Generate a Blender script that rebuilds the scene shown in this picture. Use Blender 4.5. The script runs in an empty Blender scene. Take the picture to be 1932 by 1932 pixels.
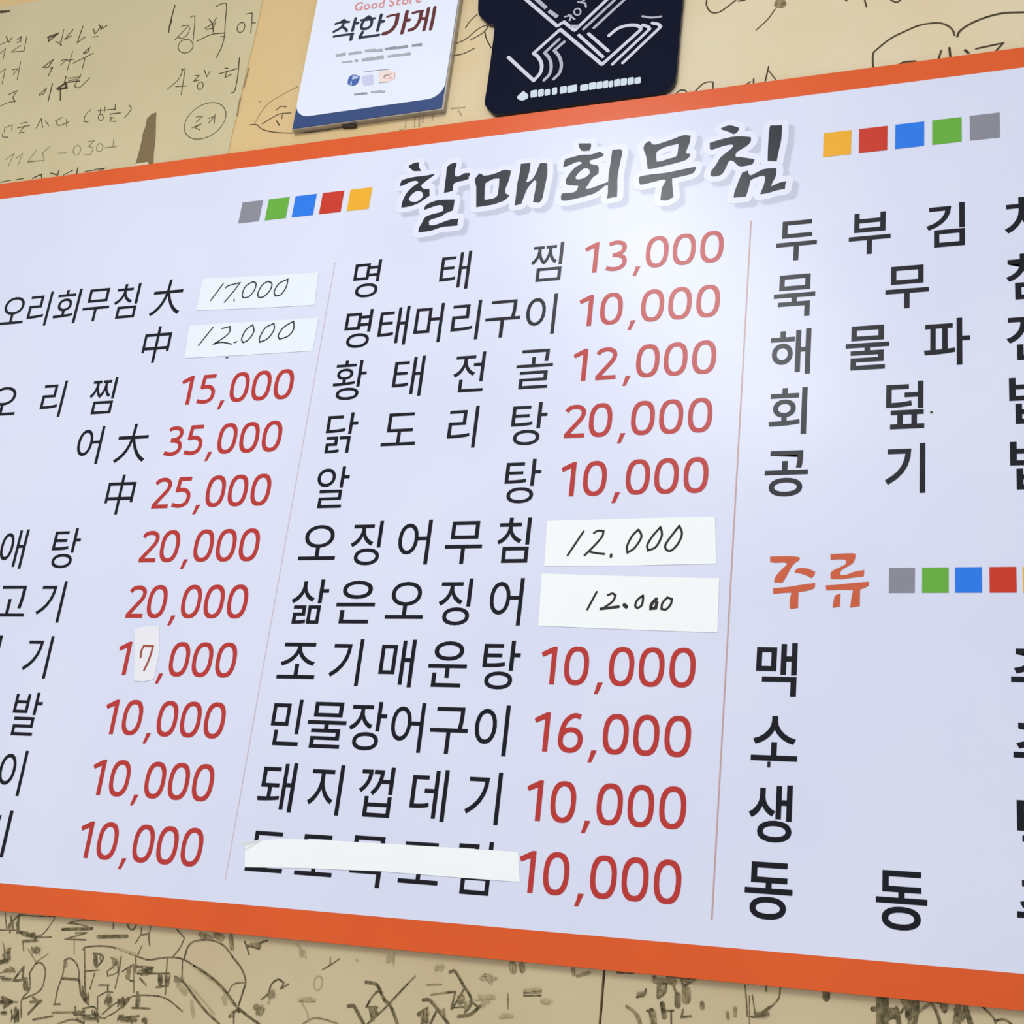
import bpy, bmesh, math, random
from mathutils import Vector, Matrix

random.seed(7)
scene = bpy.context.scene
COL = scene.collection

# ------------------------------------------------------------------ camera
# The menu board hangs upright on the wall (plane Y = 0, front facing -Y).
S = 1.15                                   # metres per layout unit of the board
F_PX = 2599.235                            # focal length in pixels of the 1932 px frame
RIGHT = Vector((0.9354252838794893, -0.02359635010136299, -0.35273609191698935))
UP = Vector((0.10905860685314044, -0.9298456563272658, 0.35141610048569))
NRM = Vector((-0.33628226023718377, -0.36719241232793787, -0.867227751965169))
ORG = Vector((0.14504267417583983, 0.29585627703241596, 1.0))
CAM_Z = 1.55
Z0 = CAM_Z + S * ORG.dot(UP)               # height of the board's layout origin
CAM = Vector((-S * ORG.dot(RIGHT), S * ORG.dot(NRM), CAM_Z))

cam_data = bpy.data.cameras.new('camera')
cam_data.sensor_width = 36.0
cam_data.lens = F_PX / 1932 * 36.0
cam_data.clip_start = 0.01
cam = bpy.data.objects.new('camera', cam_data)
COL.objects.link(cam)
to_world = lambda v: Vector((v.dot(RIGHT), -v.dot(NRM), v.dot(UP)))
cx, cy, cz = to_world(Vector((1, 0, 0))), to_world(Vector((0, -1, 0))), to_world(Vector((0, 0, -1)))
M = Matrix(((cx.x, cy.x, cz.x), (cx.y, cy.y, cz.y), (cx.z, cy.z, cz.z)))
cam.matrix_world = Matrix.Translation(CAM) @ M.to_4x4()
scene.camera = cam

# ------------------------------------------------------------------ light
world = bpy.data.worlds.new('room_light')
scene.world = world
world.use_nodes = True
bg = world.node_tree.nodes['Background']
bg.inputs['Color'].default_value = (0.955, 0.96, 1.0, 1)
bg.inputs['Strength'].default_value = 0.66

def area(name, loc, rot, sx, sy, power, col):
    d = bpy.data.lights.new(name, 'AREA')
    d.shape = 'RECTANGLE'; d.size = sx; d.size_y = sy; d.energy = power; d.color = col
    o = bpy.data.objects.new(name, d); COL.objects.link(o)
    o.location = loc; o.rotation_euler = rot
    return o
# the ceiling's fluorescent fixture, running away from the wall
area('ceiling_tube_light', (-0.45, -1.66, 3.2), (0, 0, 0.147), 0.34, 1.25, 32.0, (0.93, 0.965, 1.0))

vs = scene.view_settings
vs.view_transform = 'Standard'
vs.look = 'None'
vs.exposure = 0.0
vs.gamma = 1.0
vs.use_curve_mapping = False

# ------------------------------------------------------------------ materials
def lin(c):
    return tuple((x / 255 / 12.92) if x / 255 <= 0.04045 else ((x / 255 + 0.055) / 1.055) ** 2.4 for x in c)

MATS = {}
def mat(name, rgb, rough=0.6, spec=0.5, vary=0.0, scale=30.0, rgb2=None, bump=0.0, metallic=0.0, stretch=None):
    if name in MATS:
        return MATS[name]
    m = bpy.data.materials.new(name); m.use_nodes = True
    nt = m.node_tree; b = nt.nodes['Principled BSDF']
    b.inputs['Roughness'].default_value = rough
    b.inputs['Specular IOR Level'].default_value = spec
    b.inputs['Metallic'].default_value = metallic
    c = lin(rgb)
    tc = nt.nodes.new('ShaderNodeTexCoord')
    nz = nt.nodes.new('ShaderNodeTexNoise')
    nz.inputs['Scale'].default_value = scale
    nz.inputs['Detail'].default_value = 5.0
    if stretch:
        mp = nt.nodes.new('ShaderNodeMapping'); mp.inputs['Scale'].default_value = stretch
        nt.links.new(tc.outputs['Object'], mp.inputs['Vector']); nt.links.new(mp.outputs['Vector'], nz.inputs['Vector'])
    else:
        nt.links.new(tc.outputs['Object'], nz.inputs['Vector'])
    rp = nt.nodes.new('ShaderNodeValToRGB')
    c2 = lin(rgb2) if rgb2 else tuple(x * (1 - vary) for x in c)
    rp.color_ramp.elements[0].position = 0.32; rp.color_ramp.elements[0].color = (*c2, 1)
    rp.color_ramp.elements[1].position = 0.68; rp.color_ramp.elements[1].color = (*c, 1)
    nt.links.new(nz.outputs['Fac'], rp.inputs['Fac'])
    nt.links.new(rp.outputs['Color'], b.inputs['Base Color'])
    if bump:
        n2 = nt.nodes.new('ShaderNodeTexNoise'); n2.inputs['Scale'].default_value = 260; n2.inputs['Detail'].default_value = 4
        nt.links.new(tc.outputs['Object'], n2.inputs['Vector'])
        bp = nt.nodes.new('ShaderNodeBump'); bp.inputs['Strength'].default_value = bump; bp.inputs['Distance'].default_value = 0.002
        nt.links.new(n2.outputs['Fac'], bp.inputs['Height']); nt.links.new(bp.outputs['Normal'], b.inputs['Normal'])
    MATS[name] = m
    return m

GL = dict(rough=0.27, spec=0.20)            # the laminated, slightly glossy board print
m_face = mat('board_white_laminate', (226, 228, 244), vary=0.03, scale=5, rgb2=(219, 223, 241), **GL)
m_orange = mat('board_orange_print', (230, 97, 42), vary=0.04, scale=6, rgb2=(222, 90, 38), **GL)
m_side = mat('board_edge', (170, 90, 55), 0.7)
m_black = mat('print_black', (19, 20, 29), vary=0.05, **GL)
m_red = mat('print_red', (191, 58, 52), vary=0.05, **GL)
m_title = mat('print_charcoal', (44, 45, 52), vary=0.1, scale=60, **GL)
m_halo = mat('print_title_outline', (230, 232, 246), vary=0.0, **GL)
m_sh1 = mat('print_title_shadow_soft', (211, 215, 233), vary=0.0, **GL)
m_sh2 = mat('print_title_shadow', (197, 201, 217), vary=0.03, **GL)
m_sub = mat('print_orange_lettering', (212, 98, 62), vary=0.08, scale=60, **GL)
m_line = mat('print_divider_line', (203, 165, 158), vary=0.05, **GL)
m_line2 = mat('print_faint_divider_line', (216, 196, 200), vary=0.05, **GL)
SQ = {'grey': (141, 141, 150), 'green': (106, 178, 62), 'blue': (42, 124, 232), 'red': (206, 58, 38), 'yellow': (244, 178, 46)}
m_sq = {k: mat('print_%s_square' % k, v, vary=0.03, **GL) for k, v in SQ.items()}
m_paper = mat('cover_paper', (250, 252, 249), 0.75, 0.3, vary=0.015, scale=12)
m_paper2 = mat('shaded_cover_paper', (236, 242, 246), 0.75, 0.3, vary=0.012, scale=12)  # same cover paper, its dimmer, bluer light painted into the colour
m_patch = mat('correction_film', (236, 236, 243), 0.6, 0.3, vary=0.02, scale=30, rgb2=(240, 236, 236))
m_pen = mat('marker_ink', (52, 50, 46), 0.7, 0.2, vary=0.2, scale=200)
m_penred = mat('marker_ink_brownish_red', (170, 84, 66), 0.7, 0.2, vary=0.1, scale=200)
m_wall = mat('aged_yellow_wall_paper', (229, 214, 180), 0.8, 0.2, scale=9, rgb2=(226, 207, 166), bump=0.12)
# the wall paper has yellowed to tan towards its left part
_nt = m_wall.node_tree; _b = _nt.nodes['Principled BSDF']; _src = _b.inputs['Base Color'].links[0].from_socket
_tc = next(n for n in _nt.nodes if n.type == 'TEX_COORD'); _sp = _nt.nodes.new('ShaderNodeSeparateXYZ'); _nt.links.new(_tc.outputs['Object'], _sp.inputs[0])
_nz = _nt.nodes.new('ShaderNodeTexNoise'); _nz.inputs['Scale'].default_value = 6; _nt.links.new(_tc.outputs['Object'], _nz.inputs['Vector'])
_ma = _nt.nodes.new('ShaderNodeMath'); _ma.operation = 'MULTIPLY_ADD'; _ma.inputs[1].default_value = 0.35; _nt.links.new(_nz.outputs['Fac'], _ma.inputs[0]); _nt.links.new(_sp.outputs['X'], _ma.inputs[2])
_mr = _nt.nodes.new('ShaderNodeMapRange'); _mr.inputs['From Min'].default_value = -0.42; _mr.inputs['From Max'].default_value = 0.0; _mr.interpolation_type = 'SMOOTHSTEP'; _nt.links.new(_ma.outputs[0], _mr.inputs['Value'])
_mx = _nt.nodes.new('ShaderNodeMix'); _mx.data_type = 'RGBA'; _mx.inputs['A'].default_value = (*lin((221, 190, 134)), 1)
_nt.links.new(_mr.outputs['Result'], _mx.inputs['Factor']); _nt.links.new(_src, _mx.inputs['B']); _nt.links.new(_mx.outputs['Result'], _b.inputs['Base Color'])
m_khaki = mat('aged_khaki_paper', (207, 191, 152), 0.85, 0.15, scale=7, rgb2=(200, 181, 142), bump=0.15)
m_khaki2 = mat('khaki_note_paper', (211, 197, 157), 0.85, 0.15, scale=6, rgb2=(203, 190, 148), bump=0.12)
m_joint = mat('wall_joint_dark', (120, 105, 74), 0.9, 0.1)
m_ink = mat('wall_ink', (58, 50, 34), 0.8, 0.1, scale=170, rgb2=(96, 84, 58))
m_ink1 = mat('brown_wall_ink', (66, 60, 40), 0.85, 0.1, scale=190, rgb2=(142, 128, 92))
m_ink2 = mat('faded_wall_ink', (112, 100, 70), 0.85, 0.1, scale=220, rgb2=(168, 151, 112))
m_ink3 = mat('smudged_wall_ink', (164, 148, 110), 0.9, 0.1, scale=200, rgb2=(188, 172, 132))
m_torn = mat('torn_brown_paper', (138, 118, 84), 0.9, 0.1, vary=0.25, scale=40, stretch=(60, 1, 3))
m_cream = mat('torn_pale_paper', (222, 208, 178), 0.9, 0.1)
m_plaque = mat('plaque_white', (232, 237, 250), 0.4, 0.4, vary=0.02, scale=8)
m_pblue = mat('plaque_blue', (50, 74, 124), 0.5, 0.2, vary=0.08, scale=20)
m_silver = mat('plaque_metal_edge', (176, 170, 160), 0.35, 0.5, vary=0.2, scale=40, metallic=0.6)
m_pnavy = mat('plaque_navy_lettering', (26, 30, 48), 0.5, 0.3)
m_pmaroon = mat('plaque_maroon_lettering', (96, 24, 22), 0.5, 0.3)
m_ppink = mat('plaque_pink_lettering', (222, 140, 138), 0.5, 0.3)
m_pgrey = mat('plaque_grey_lettering', (176, 177, 184), 0.5, 0.3, vary=0.1, scale=300)
m_pgrey2 = mat('plaque_dark_grey_lettering', (150, 152, 160), 0.5, 0.3, vary=0.1, scale=300)
m_plogo = mat('plaque_logo_blue', (66, 98, 170), 0.5, 0.3)
m_plogo2 = mat('plaque_logo_light_blue', (176, 198, 232), 0.5, 0.3)
m_pleaf = mat('plaque_logo_lavender', (204, 206, 230), 0.5, 0.3)
m_ppeach = mat('plaque_peach_patch', (240, 220, 212), 0.5, 0.3)
m_navy = mat('sign_navy', (12, 18, 40), 0.55, 0.04, vary=0.15, scale=8)
m_navyedge = mat('sign_navy_edge', (34, 30, 44), 0.4, 0.4)
m_sline = mat('sign_silver_line', (208, 209, 220), 0.45, 0.4, vary=0.05)
m_sline2 = mat('sign_dim_silver_line', (176, 175, 190), 0.45, 0.4, vary=0.05)
m_stext = mat('sign_pale_lettering', (206, 216, 226), 0.45, 0.4)
m_clip = mat('dark_clip', (58, 46, 34), 0.6, 0.3)

# ------------------------------------------------------------------ geometry helpers
def at(px, py, Y=0.0):
    """the point where the sight line of a photo pixel meets the upright plane at depth Y -> (x, z)"""
    r = to_world(Vector((px - 966, py - 966, F_PX)))
    t = (Y - CAM.y) / r.y
    p = CAM + r * t
    return (p.x, p.z)

def zoomed(ox, oy, s, Y):
    return lambda pts: [at(ox + x / s, oy + y / s, Y) for x, y in pts]

def uv(u, v):
    return (S * u, S * v + Z0)

class Flat:
    """collects flat pieces (x, z) at a depth and builds ONE mesh object"""
    def __init__(self, Y):
        self.Y = Y; self.v = []; self.f = []; self.k = 0
    def add(self, pts, faces):
        # each further piece lies a few microns over the one before, as a later pen stroke does
        b = len(self.v); y = self.Y - 6e-6 * self.k; self.k += 1
        self.v += [(p[0], y, p[1]) for p in pts]; self.f += [tuple(b + i for i in f) for f in faces]
    def poly(self, loops):
        v, f = fill(loops); self.add(v, f)
    def quad(self, a, b, c, d):
        self.add([a, b, c, d], [(0, 1, 2, 3)])
    def ribbon(self, pts, w, closed=False, taper=None, caps=False):
        n = len(pts)
        if n < 2: return
        P = [Vector(p) for p in pts]
        L, R = [], []
        for i in range(n):
            if closed:
                a = P[(i - 1) % n]; c = P[(i + 1) % n]
            else:
                a = P[max(i - 1, 0)]; c = P[min(i + 1, n - 1)]
            d1 = (P[i] - a); d2 = (c - P[i])
            if d1.length < 1e-9: d1 = d2
            if d2.length < 1e-9: d2 = d1
            d1 = d1.normalized(); d2 = d2.normalized()
            t = d1 + d2
            t = t.normalized() if t.length > 1e-6 else d2
            nn = Vector((-t.y, t.x))
            k = max(0.6, abs(nn.dot(Vector((-d2.y, d2.x)))))
            ww = (w[i] if isinstance(w, (list, tuple)) else w) / 2
            if taper and not closed:
                s = i / (n - 1)
                ww *= taper[0] + (taper[1] - taper[0]) * s
            L.append(P[i] + nn * ww / k); R.append(P[i] - nn * ww / k)
        fs = []
        m = n if closed else n - 1
        for i in range(m):
            j = (i + 1) % n
            fs.append((i, j, n + j, n + i))
        self.add([tuple(p) for p in L + R], fs)
        if caps and not closed:
            ww = (w if not isinstance(w, (list, tuple)) else w[0]) / 2
            for c, k in ((P[0], taper[0] if taper else 1), (P[-1], taper[1] if taper else 1)):
                self.disc(c, ww * k)
    def disc(self, c, r, n=10):
        self.add([(c[0] + r * math.cos(2 * math.pi * i / n), c[1] + r * math.sin(2 * math.pi * i / n)) for i in range(n)], [tuple(range(n))])
    def build(self, name, m, parent=None, label=None):
        base = parent.matrix_world.translation if parent else Vector((0, 0, 0))
        base = Vector(parent['base']) if parent and 'base' in parent else Vector((0, 0, 0))
        me = bpy.data.meshes.new(name)
        me.from_pydata([(x - base.x, y - base.y, z - base.z) for x, y, z in self.v], [], self.f)
        bm = bmesh.new(); bm.from_mesh(me)
        for f in bm.faces:
            f.normal_update()
            if f.normal.y > 0: f.normal_flip()
        bm.to_mesh(me); bm.free()
        me.materials.append(m)
        o = bpy.data.objects.new(name, me); COL.objects.link(o)
        if parent: o.parent = parent
        if label: o['label'] = label
        return o

def fill(loops):
    """fill a polygon with holes (even-odd)"""
    c = bpy.data.curves.new('tmp', 'CURVE'); c.dimensions = '2D'; c.fill_mode = 'BOTH'
    for lp in loops:
        s = c.splines.new('POLY'); s.points.add(len(lp) - 1)
        for q, p in zip(s.points, lp): q.co = (p[0], p[1], 0, 1)
        s.use_cyclic_u = True
    o = bpy.data.objects.new('tmp', c); COL.objects.link(o)
    me = o.to_mesh()
    v = [(q.co.x, q.co.y) for q in me.vertices]; f = [tuple(p.vertices) for p in me.polygons]
    o.to_mesh_clear(); bpy.data.objects.remove(o); bpy.data.curves.remove(c)
    return v, f

def smooth(lp, closed=True, corner=52, sub=5):
    """round a traced outline between its corners (Catmull-Rom), keeping sharp corners sharp"""
    n = len(lp); P = [Vector(p) for p in lp]
    def sharp(i):
        if not closed and (i == 0 or i == n - 1): return True
        a = P[i] - P[(i - 1) % n]; b = P[(i + 1) % n] - P[i]
        if a.length < 1e-9 or b.length < 1e-9: return True
        return math.degrees(a.angle(b)) > corner
    sh = [sharp(i) for i in range(n)]
    out = []
    for i in range(n if closed else n - 1):
        j = (i + 1) % n
        p1, p2 = P[i], P[j]
        p0 = P[(i - 1) % n] if not sh[i] else p1 - (p2 - p1)
        p3 = P[(j + 1) % n] if not sh[j] else p2 + (p2 - p1)
        for k in range(sub):
            t = k / sub
            q = 0.5 * ((2 * p1) + (p2 - p0) * t + (2 * p0 - 5 * p1 + 4 * p2 - p3) * t * t + (3 * p1 - p0 - 3 * p2 + p3) * t ** 3)
            out.append((q.x, q.y))
    if not closed: out.append(tuple(P[-1]))
    return out

def slab(name, loops, y0, y1, m, parent=None, bevel=0.0, m_edge=None):
    """an upright board cut to an outline, from its front y0 (towards the room) back to y1"""
    base = Vector(parent['base']) if parent and 'base' in parent else Vector((0, 0, 0))
    v, f = fill(loops)
    bm = bmesh.new()
    vs_ = [bm.verts.new((x - base.x, y0 - base.y, z - base.z)) for x, z in v]
    for q in f:
        try: bm.faces.new([vs_[i] for i in q])
        except ValueError: pass
    bmesh.ops.remove_doubles(bm, verts=bm.verts, dist=1e-6)
    geo = bmesh.ops.extrude_face_region(bm, geom=list(bm.faces))
    for e in geo['geom']:
        if isinstance(e, bmesh.types.BMVert): e.co.y = y1 - base.y
    bmesh.ops.recalc_face_normals(bm, faces=bm.faces)
    me = bpy.data.meshes.new(name); bm.to_mesh(me); bm.free()
    me.materials.append(m)
    if m_edge:
        me.materials.append(m_edge)
        for p in me.polygons:
            if abs(p.normal.y) < 0.5: p.material_index = 1
    o = bpy.data.objects.new(name, me); COL.objects.link(o)
    if parent: o.parent = parent
    if bevel:
        b = o.modifiers.new('bevel', 'BEVEL'); b.width = bevel; b.segments = 2; b.limit_method = 'ANGLE'
    return o

def rect(x0, x1, z0, z1):
    return [(x0, z0), (x1, z0), (x1, z1), (x0, z1)]

def thing(name, label, cat, base, group=None):
    o = bpy.data.objects.new(name, None); COL.objects.link(o)
    o.empty_display_size = 0.05
    o.location = base; o['base'] = tuple(base); o['label'] = label; o['category'] = cat
    if group: o['group'] = group
    return o

WALL_Y = 0.005                             # face of the wall, just behind the board

# ------------------------------------------------------------------ the wall
wall = slab('wall_back', [rect(-3.2, 2.4, 0.0, 3.2)], WALL_Y + 0.006, WALL_Y + 0.12, m_joint)
wall['kind'] = 'structure'
wall['base'] = (0, 0, 0)
jx = at(1137.5, 1860, WALL_Y)[0]
mid = Z0 + 0.35 * S
slab('wall_panel', [rect(-3.2, 2.4, mid + 0.001, 3.2)], WALL_Y, WALL_Y + 0.006, m_wall, wall)
slab('wall_panel', [rect(-3.2, jx - 0.0012, 0.0, mid - 0.001)], WALL_Y, WALL_Y + 0.006, m_khaki, wall)
slab('wall_panel', [rect(jx + 0.0012, 2.4, 0.0, mid - 0.001)], WALL_Y, WALL_Y + 0.006, m_khaki, wall)

# ------------------------------------------------------------------ the menu board
bx0, bx1 = S * -0.98, S * 0.655
bz0, bz1 = Z0 - S * 0.0418, Z0 + S * 0.7406
bi0, bi1 = Z0 - S * 0.0185, Z0 + S * 0.7195
bw = S * 0.0225
board = thing('menu_board', 'large white menu board with orange border and black and red lettering', 'menu board', (0.5 * (bx0 + bx1), 0.0, bz0))
slab('face_panel', [rect(bx0 + bw, bx1 - bw, bi0, bi1)], 0.0, WALL_Y - 0.0014, m_face, board)
for lp in (rect(bx0, bx1, bi1, bz1), rect(bx0, bx1, bz0, bi0), rect(bx0, bx0 + bw, bi0, bi1), rect(bx1 - bw, bx1, bi0, bi1)):
    slab('border_strip', [lp], 0.0, WALL_Y - 0.0014, m_orange, board, m_edge=m_side)
PR = -0.00025                              # printed lettering on the face

for (u, v0, v1, w) in ((-0.4097, -0.0005, 0.592, 0.0007), (0.0, -0.0002, 0.593, 0.0011)):
    f = Flat(PR); a = uv(u - w / 2, v0); b = uv(u + w / 2, v1)
    f.quad((a[0], a[1]), (b[0], a[1]), (b[0], b[1]), (a[0], b[1]))
    f.build('divider_line', m_line if u > -0.1 else m_line2, board)

def square(u, v, w, h, col):
    f = Flat(PR); a = uv(u - w / 2, v - h / 2); b = uv(u + w / 2, v + h / 2)
    f.quad((a[0], a[1]), (b[0], a[1]), (b[0], b[1]), (a[0], b[1]))
    f.build('colour_square', m_sq[col], board)
for i, c in enumerate(('grey', 'green', 'blue', 'red', 'yellow')):
    square(-0.5195 + i * 0.0312, 0.6632, 0.0244, 0.0252, c)
for i, c in enumerate(('yellow', 'red', 'blue', 'green', 'grey')):
    square(0.0724 + i * 0.0306, 0.6635, 0.0240, 0.0252, c)
zs = zoomed(1380, 1000, 2.4765, 0)
for i, c in enumerate(('grey', 'green', 'blue', 'red', 'yellow')):
    (xa, za), (xb, zb) = zs([((736, 891, 1045, 1206, 1362)[i], 235), ((857, 1015, 1171, 1332, 1490)[i], 235)])
    zt_ = zs([(800, 177)])[0][1]; zb_ = zs([(800, 294)])[0][1]
    square((xa + xb) / 2 / S, ((zt_ + zb_) / 2 - Z0) / S, (xb - xa) / S, (zt_ - zb_) / S, c)

# ---- glyphs of the printed menu (drawn with Blender's built-in typeface)
GLY = {}
def glyph(ch, off=0.0):
    k = (ch, off)
    if k not in GLY:
        c = bpy.data.curves.new('tmp', 'FONT'); c.body = ch; c.resolution_u = 5; c.offset = off
        o = bpy.data.objects.new('tmp', c); COL.objects.link(o)
        me = o.to_mesh()
        v = [(q.co.x, q.co.y) for q in me.vertices]; f = [tuple(p.vertices) for p in me.polygons]
        o.to_mesh_clear(); bpy.data.objects.remove(o); bpy.data.curves.remove(c)
        GLY[k] = (v, f)
    return GLY[k]

ref_v = glyph('이')[0]
REF_TOP = max(p[1] for p in ref_v); REF_BOT = min(p[1] for p in ref_v)
EM = 0.0412 / (REF_TOP - REF_BOT)          # layout units per font unit
ROW0, ROWD = 0.5903, 0.05456
def row_top(k): return ROW0 - ROWD * k

def put(flat, ch, k, uc=None, ul=None, ur=None, off=0.0, sx=1.0, top=None):
    v, f = glyph(ch, off)
    x0 = min(p[0] for p in v); x1 = max(p[0] for p in v)
    w = (x1 - x0) * EM * sx
    if uc is None:
        uc = ul + w / 2 if ul is not None else ur - w / 2
    t = row_top(k) if top is None else top
    flat.add([uv(uc + (p[0] - (x0 + x1) / 2) * EM * sx, t + (p[1] - REF_TOP) * EM) for p in v], f)

def words(name, k, items, zo, off=0.0, mats=None, fit=False):
    """items: (character, left x, left y, right x, right y) measured in a zoomed crop; None = cut off by the frame"""
    z = zoomed(*zo, 0)
    for it in items:
        f = Flat(PR)
        ch, xl, yl, xr, yr = it
        l = None if xl is None else z([(xl, yl)])[0][0] / S
        r = None if xr is None else z([(xr, yr)])[0][0] / S
        if l is None: put(f, ch, k, ur=r, off=off)
        elif r is None: put(f, ch, k, ul=l, off=off)
        else:
            v = glyph(ch, off)[0]
            w = (max(p[0] for p in v) - min(p[0] for p in v)) * EM
            put(f, ch, k, uc=(l + r) / 2, off=off, sx=max(0.88, min(1.12, (r - l) / w)))
        f.build(name, m_black, board)

A2 = (590, 420, 3.45); B2 = (500, 950, 3.7154); C2 = (430, 1400, 3.3895)
words('dish_character', 0, [('명', 265, 375, 430, 380), ('태', 822, 380, 1005, 435), ('찜', 1420, 278, 1622, 272)], A2)
words('dish_character', 1, [('명', 207, 698, 375, 705), ('태', 420, 738, 600, 793), ('머', 655, 720, 825, 778), ('리', 895, 708, 1070, 762), ('구', 1122, 650, 1348, 632), ('이', 1388, 610, 1568, 730)], A2)
words('dish_character', 2, [('황', 130, 1062, 352, 975), ('태', 515, 1065, 700, 1128), ('전', 918, 1000, 1110, 1025), ('골', 1326, 945, 1563, 932)], A2)
words('dish_character', 3, [('닭', 80, 1400, 298, 1297), ('도', 442, 1447, 665, 1437), ('리', 872, 1405, 1052, 1470), ('탕', 1290, 1330, 1528, 1250)], A2)
words('dish_character', 4, [('알', 10, 1820, 238, 1647), ('탕', 1248, 1700, 1488, 1622)], A2)
OB = 0.006
words('dish_character', 5, [('오', 232, 385, 490, 380), ('징', 600, 295, 810, 300), ('어', 935, 260, 1135, 430), ('무', 1260, 315, 1520, 313), ('침', 1625, 285, 1852, 285)], B2, OB * .5)
words('dish_character', 6, [('삶', 187, 680, 452, 603), ('은', 500, 717, 770, 715), ('오', 840, 797, 1105, 797), ('징', 1215, 710, 1440, 715), ('어', 1578, 660, 1785, 860)], B2, OB * .5)
words('dish_character', 7, [('조', 80, 1217, 345, 1215), ('기', 445, 1195, 650, 1275), ('매', 793, 1195, 1020, 1290), ('운', 1145, 1145, 1415, 1145), ('탕', 1523, 1145, 1793, 1065)], B2, OB * .5)
words('dish_character', 8, [('민', 42, 1550, 240, 1615), ('물', 300, 1538, 570, 1548), ('장', 590, 1570, 855, 1490), ('어', 882, 1580, 1085, 1745), ('구', 1155, 1605, 1420, 1605), ('이', 1470, 1580, 1685, 1770)], B2, OB * .5)
words('dish_character', 9, [('돼', 185, 365, 400, 455), ('지', 505, 380, 703, 475), ('껍', 838, 300, 1052, 330), ('데', 1160, 410, 1378, 515), ('기', 1515, 440, 1720, 530)], C2, OB * .5)
words('dish_character', 10, [('도', 105, 825, 345, 828), ('토', 422, 845, 662, 855), ('묵', 755, 770, 1020, 785), ('조', 1085, 890, 1340, 905), ('림', 1480, 665, 1700, 665)], C2, OB * .5)

A1 = (0, 500, 3.01875); B1 = (0, 980, 3.864); C1 = (0, 1400, 3.864)
words('dish_character', 0, [('오', 0, 328, 120, 320), ('리', 152, 303, 258, 340), ('회', 300, 298, 425, 325), ('무', 470, 255, 622, 240), ('침', 650, 220, 782, 215), ('大', 860, 273, 1040, 128)], A1)
words('dish_character', 1, [('中', 812, 492, 978, 385)], A1)
words('dish_character', 2, [('오', None, 0, 82, 848), ('리', 230, 815, 335, 860), ('찜', 512, 750, 650, 745)], A1)
words('dish_character', 3, [('어', 445, 1020, 550, 1130), ('大', 655, 1108, 845, 955)], A1)
words('dish_character', 4, [('中', 605, 1345, 770, 1240)], A1)
words('dish_character', 5, [('애', 5, 220, 145, 360), ('탕', 378, 220, 592, 140)], B1)
words('dish_character', 6, [('고', None, 0, 172, 705), ('기', 268, 680, 415, 755)], B1)
words('dish_character', 7, [('리', None, 0, -12, 990), ('기', 165, 1085, 320, 1165)], B1)
words('dish_character', 8, [('발', 92, 1450, 303, 1338)], B1)
words('dish_character', 9, [('이', -8, 230, 130, 400)], C1)
words('dish_character', 10, [('기', None, 0, 20, 845)], C1)

A3 = (1400, 350, 3.1673); B3 = (1380, 1000, 2.4765)
OC = 0.012
words('dish_character', 0, [('두', 205, 365, 447, 340), ('부', 638, 325, 888, 295), ('김', 1105, 245, 1328, 235), ('치', 1570, 255, None, 0)], A3, OC)
words('dish_character', 1, [('묵', 190, 670, 437, 650), ('무', 857, 640, 1117, 615), ('침', 1578, 555, None, 0)], A3, OC)
words('dish_character', 2, [('해', 173, 930, 405, 1128), ('물', 620, 965, 880, 945), ('파', 1088, 998, 1362, 900), ('전', 1580, 930, None, 0)], A3, OC)
words('dish_character', 3, [('회', 157, 1440, 382, 1488), ('덮', 862, 1320, 1088, 1320), ('밥', 1597, 1280, None, 0)], A3, OC)
words('dish_character', 4, [('공', 135, 1732, 393, 1720), ('기', 860, 1775, 1088, 1840), ('밥', 1603, 1672, None, 0)], A3, OC)
words('drink_character', 7, [('맥', 115, 658, 305, 675), ('주', 1307, 712, None, 0)], B3, OC * 0.95)
words('drink_character', 8, [('소', 90, 1070, 307, 1072), ('주', 1318, 1060, None, 0)], B3, OC * 0.95)
words('drink_character', 9, [('생', 80, 1330, 283, 1350), ('탁', 1335, 1400, None, 0)], B3, OC * 0.95)
words('drink_character', 10, [('동', 62, 1685, 285, 1697), ('동', 675, 1735, 915, 1745), ('주', 1335, 1805, None, 0)], B3, OC * 0.95)

# ---- red price figures
def superell(cx, cy, rx, ry, n=2.5, k=40):
    out = []
    for i in range(k):
        a = 2 * math.pi * i / k
        c, s = math.cos(a), math.sin(a)
        out.append((cx + rx * math.copysign(abs(c) ** (2 / n), c), cy + ry * math.copysign(abs(s) ** (2 / n), s)))
    return out
T = 0.128
DG = {
    '1': ('poly', [(.275, 0), (.41, 0), (.41, 1), (.31, 1), (.0, .845), (.0, .80), (.045, .725), (.275, .825)]),
    '2': ('line', [[(.045, .80), (.13, .90), (.28, .937), (.42, .915), (.52, .83), (.535, .71), (.48, .57), (.36, .42), (.075, .075)], [(.03, .062), (.61, .062)]]),
    '3': ('line', [[(.06, .885), (.20, .93), (.34, .93), (.47, .87), (.52, .75), (.47, .62), (.34, .545), (.18, .525)], [(.18, .525), (.37, .50), (.51, .42), (.555, .29), (.51, .155), (.38, .075), (.22, .062), (.02, .105)]]),
    '5': ('line', [[(.55, .937), (.11, .937)], [(.155, .96), (.12, .52)], [(.10, .555), (.25, .585), (.40, .565), (.52, .47), (.555, .32), (.515, .165), (.39, .08), (.22, .062), (.02, .105)]]),
    '6': ('line', [[(.55, .905), (.42, .937), (.29, .90), (.17, .78), (.095, .60), (.068, .40), (.07, .28)]]),
}
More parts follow.
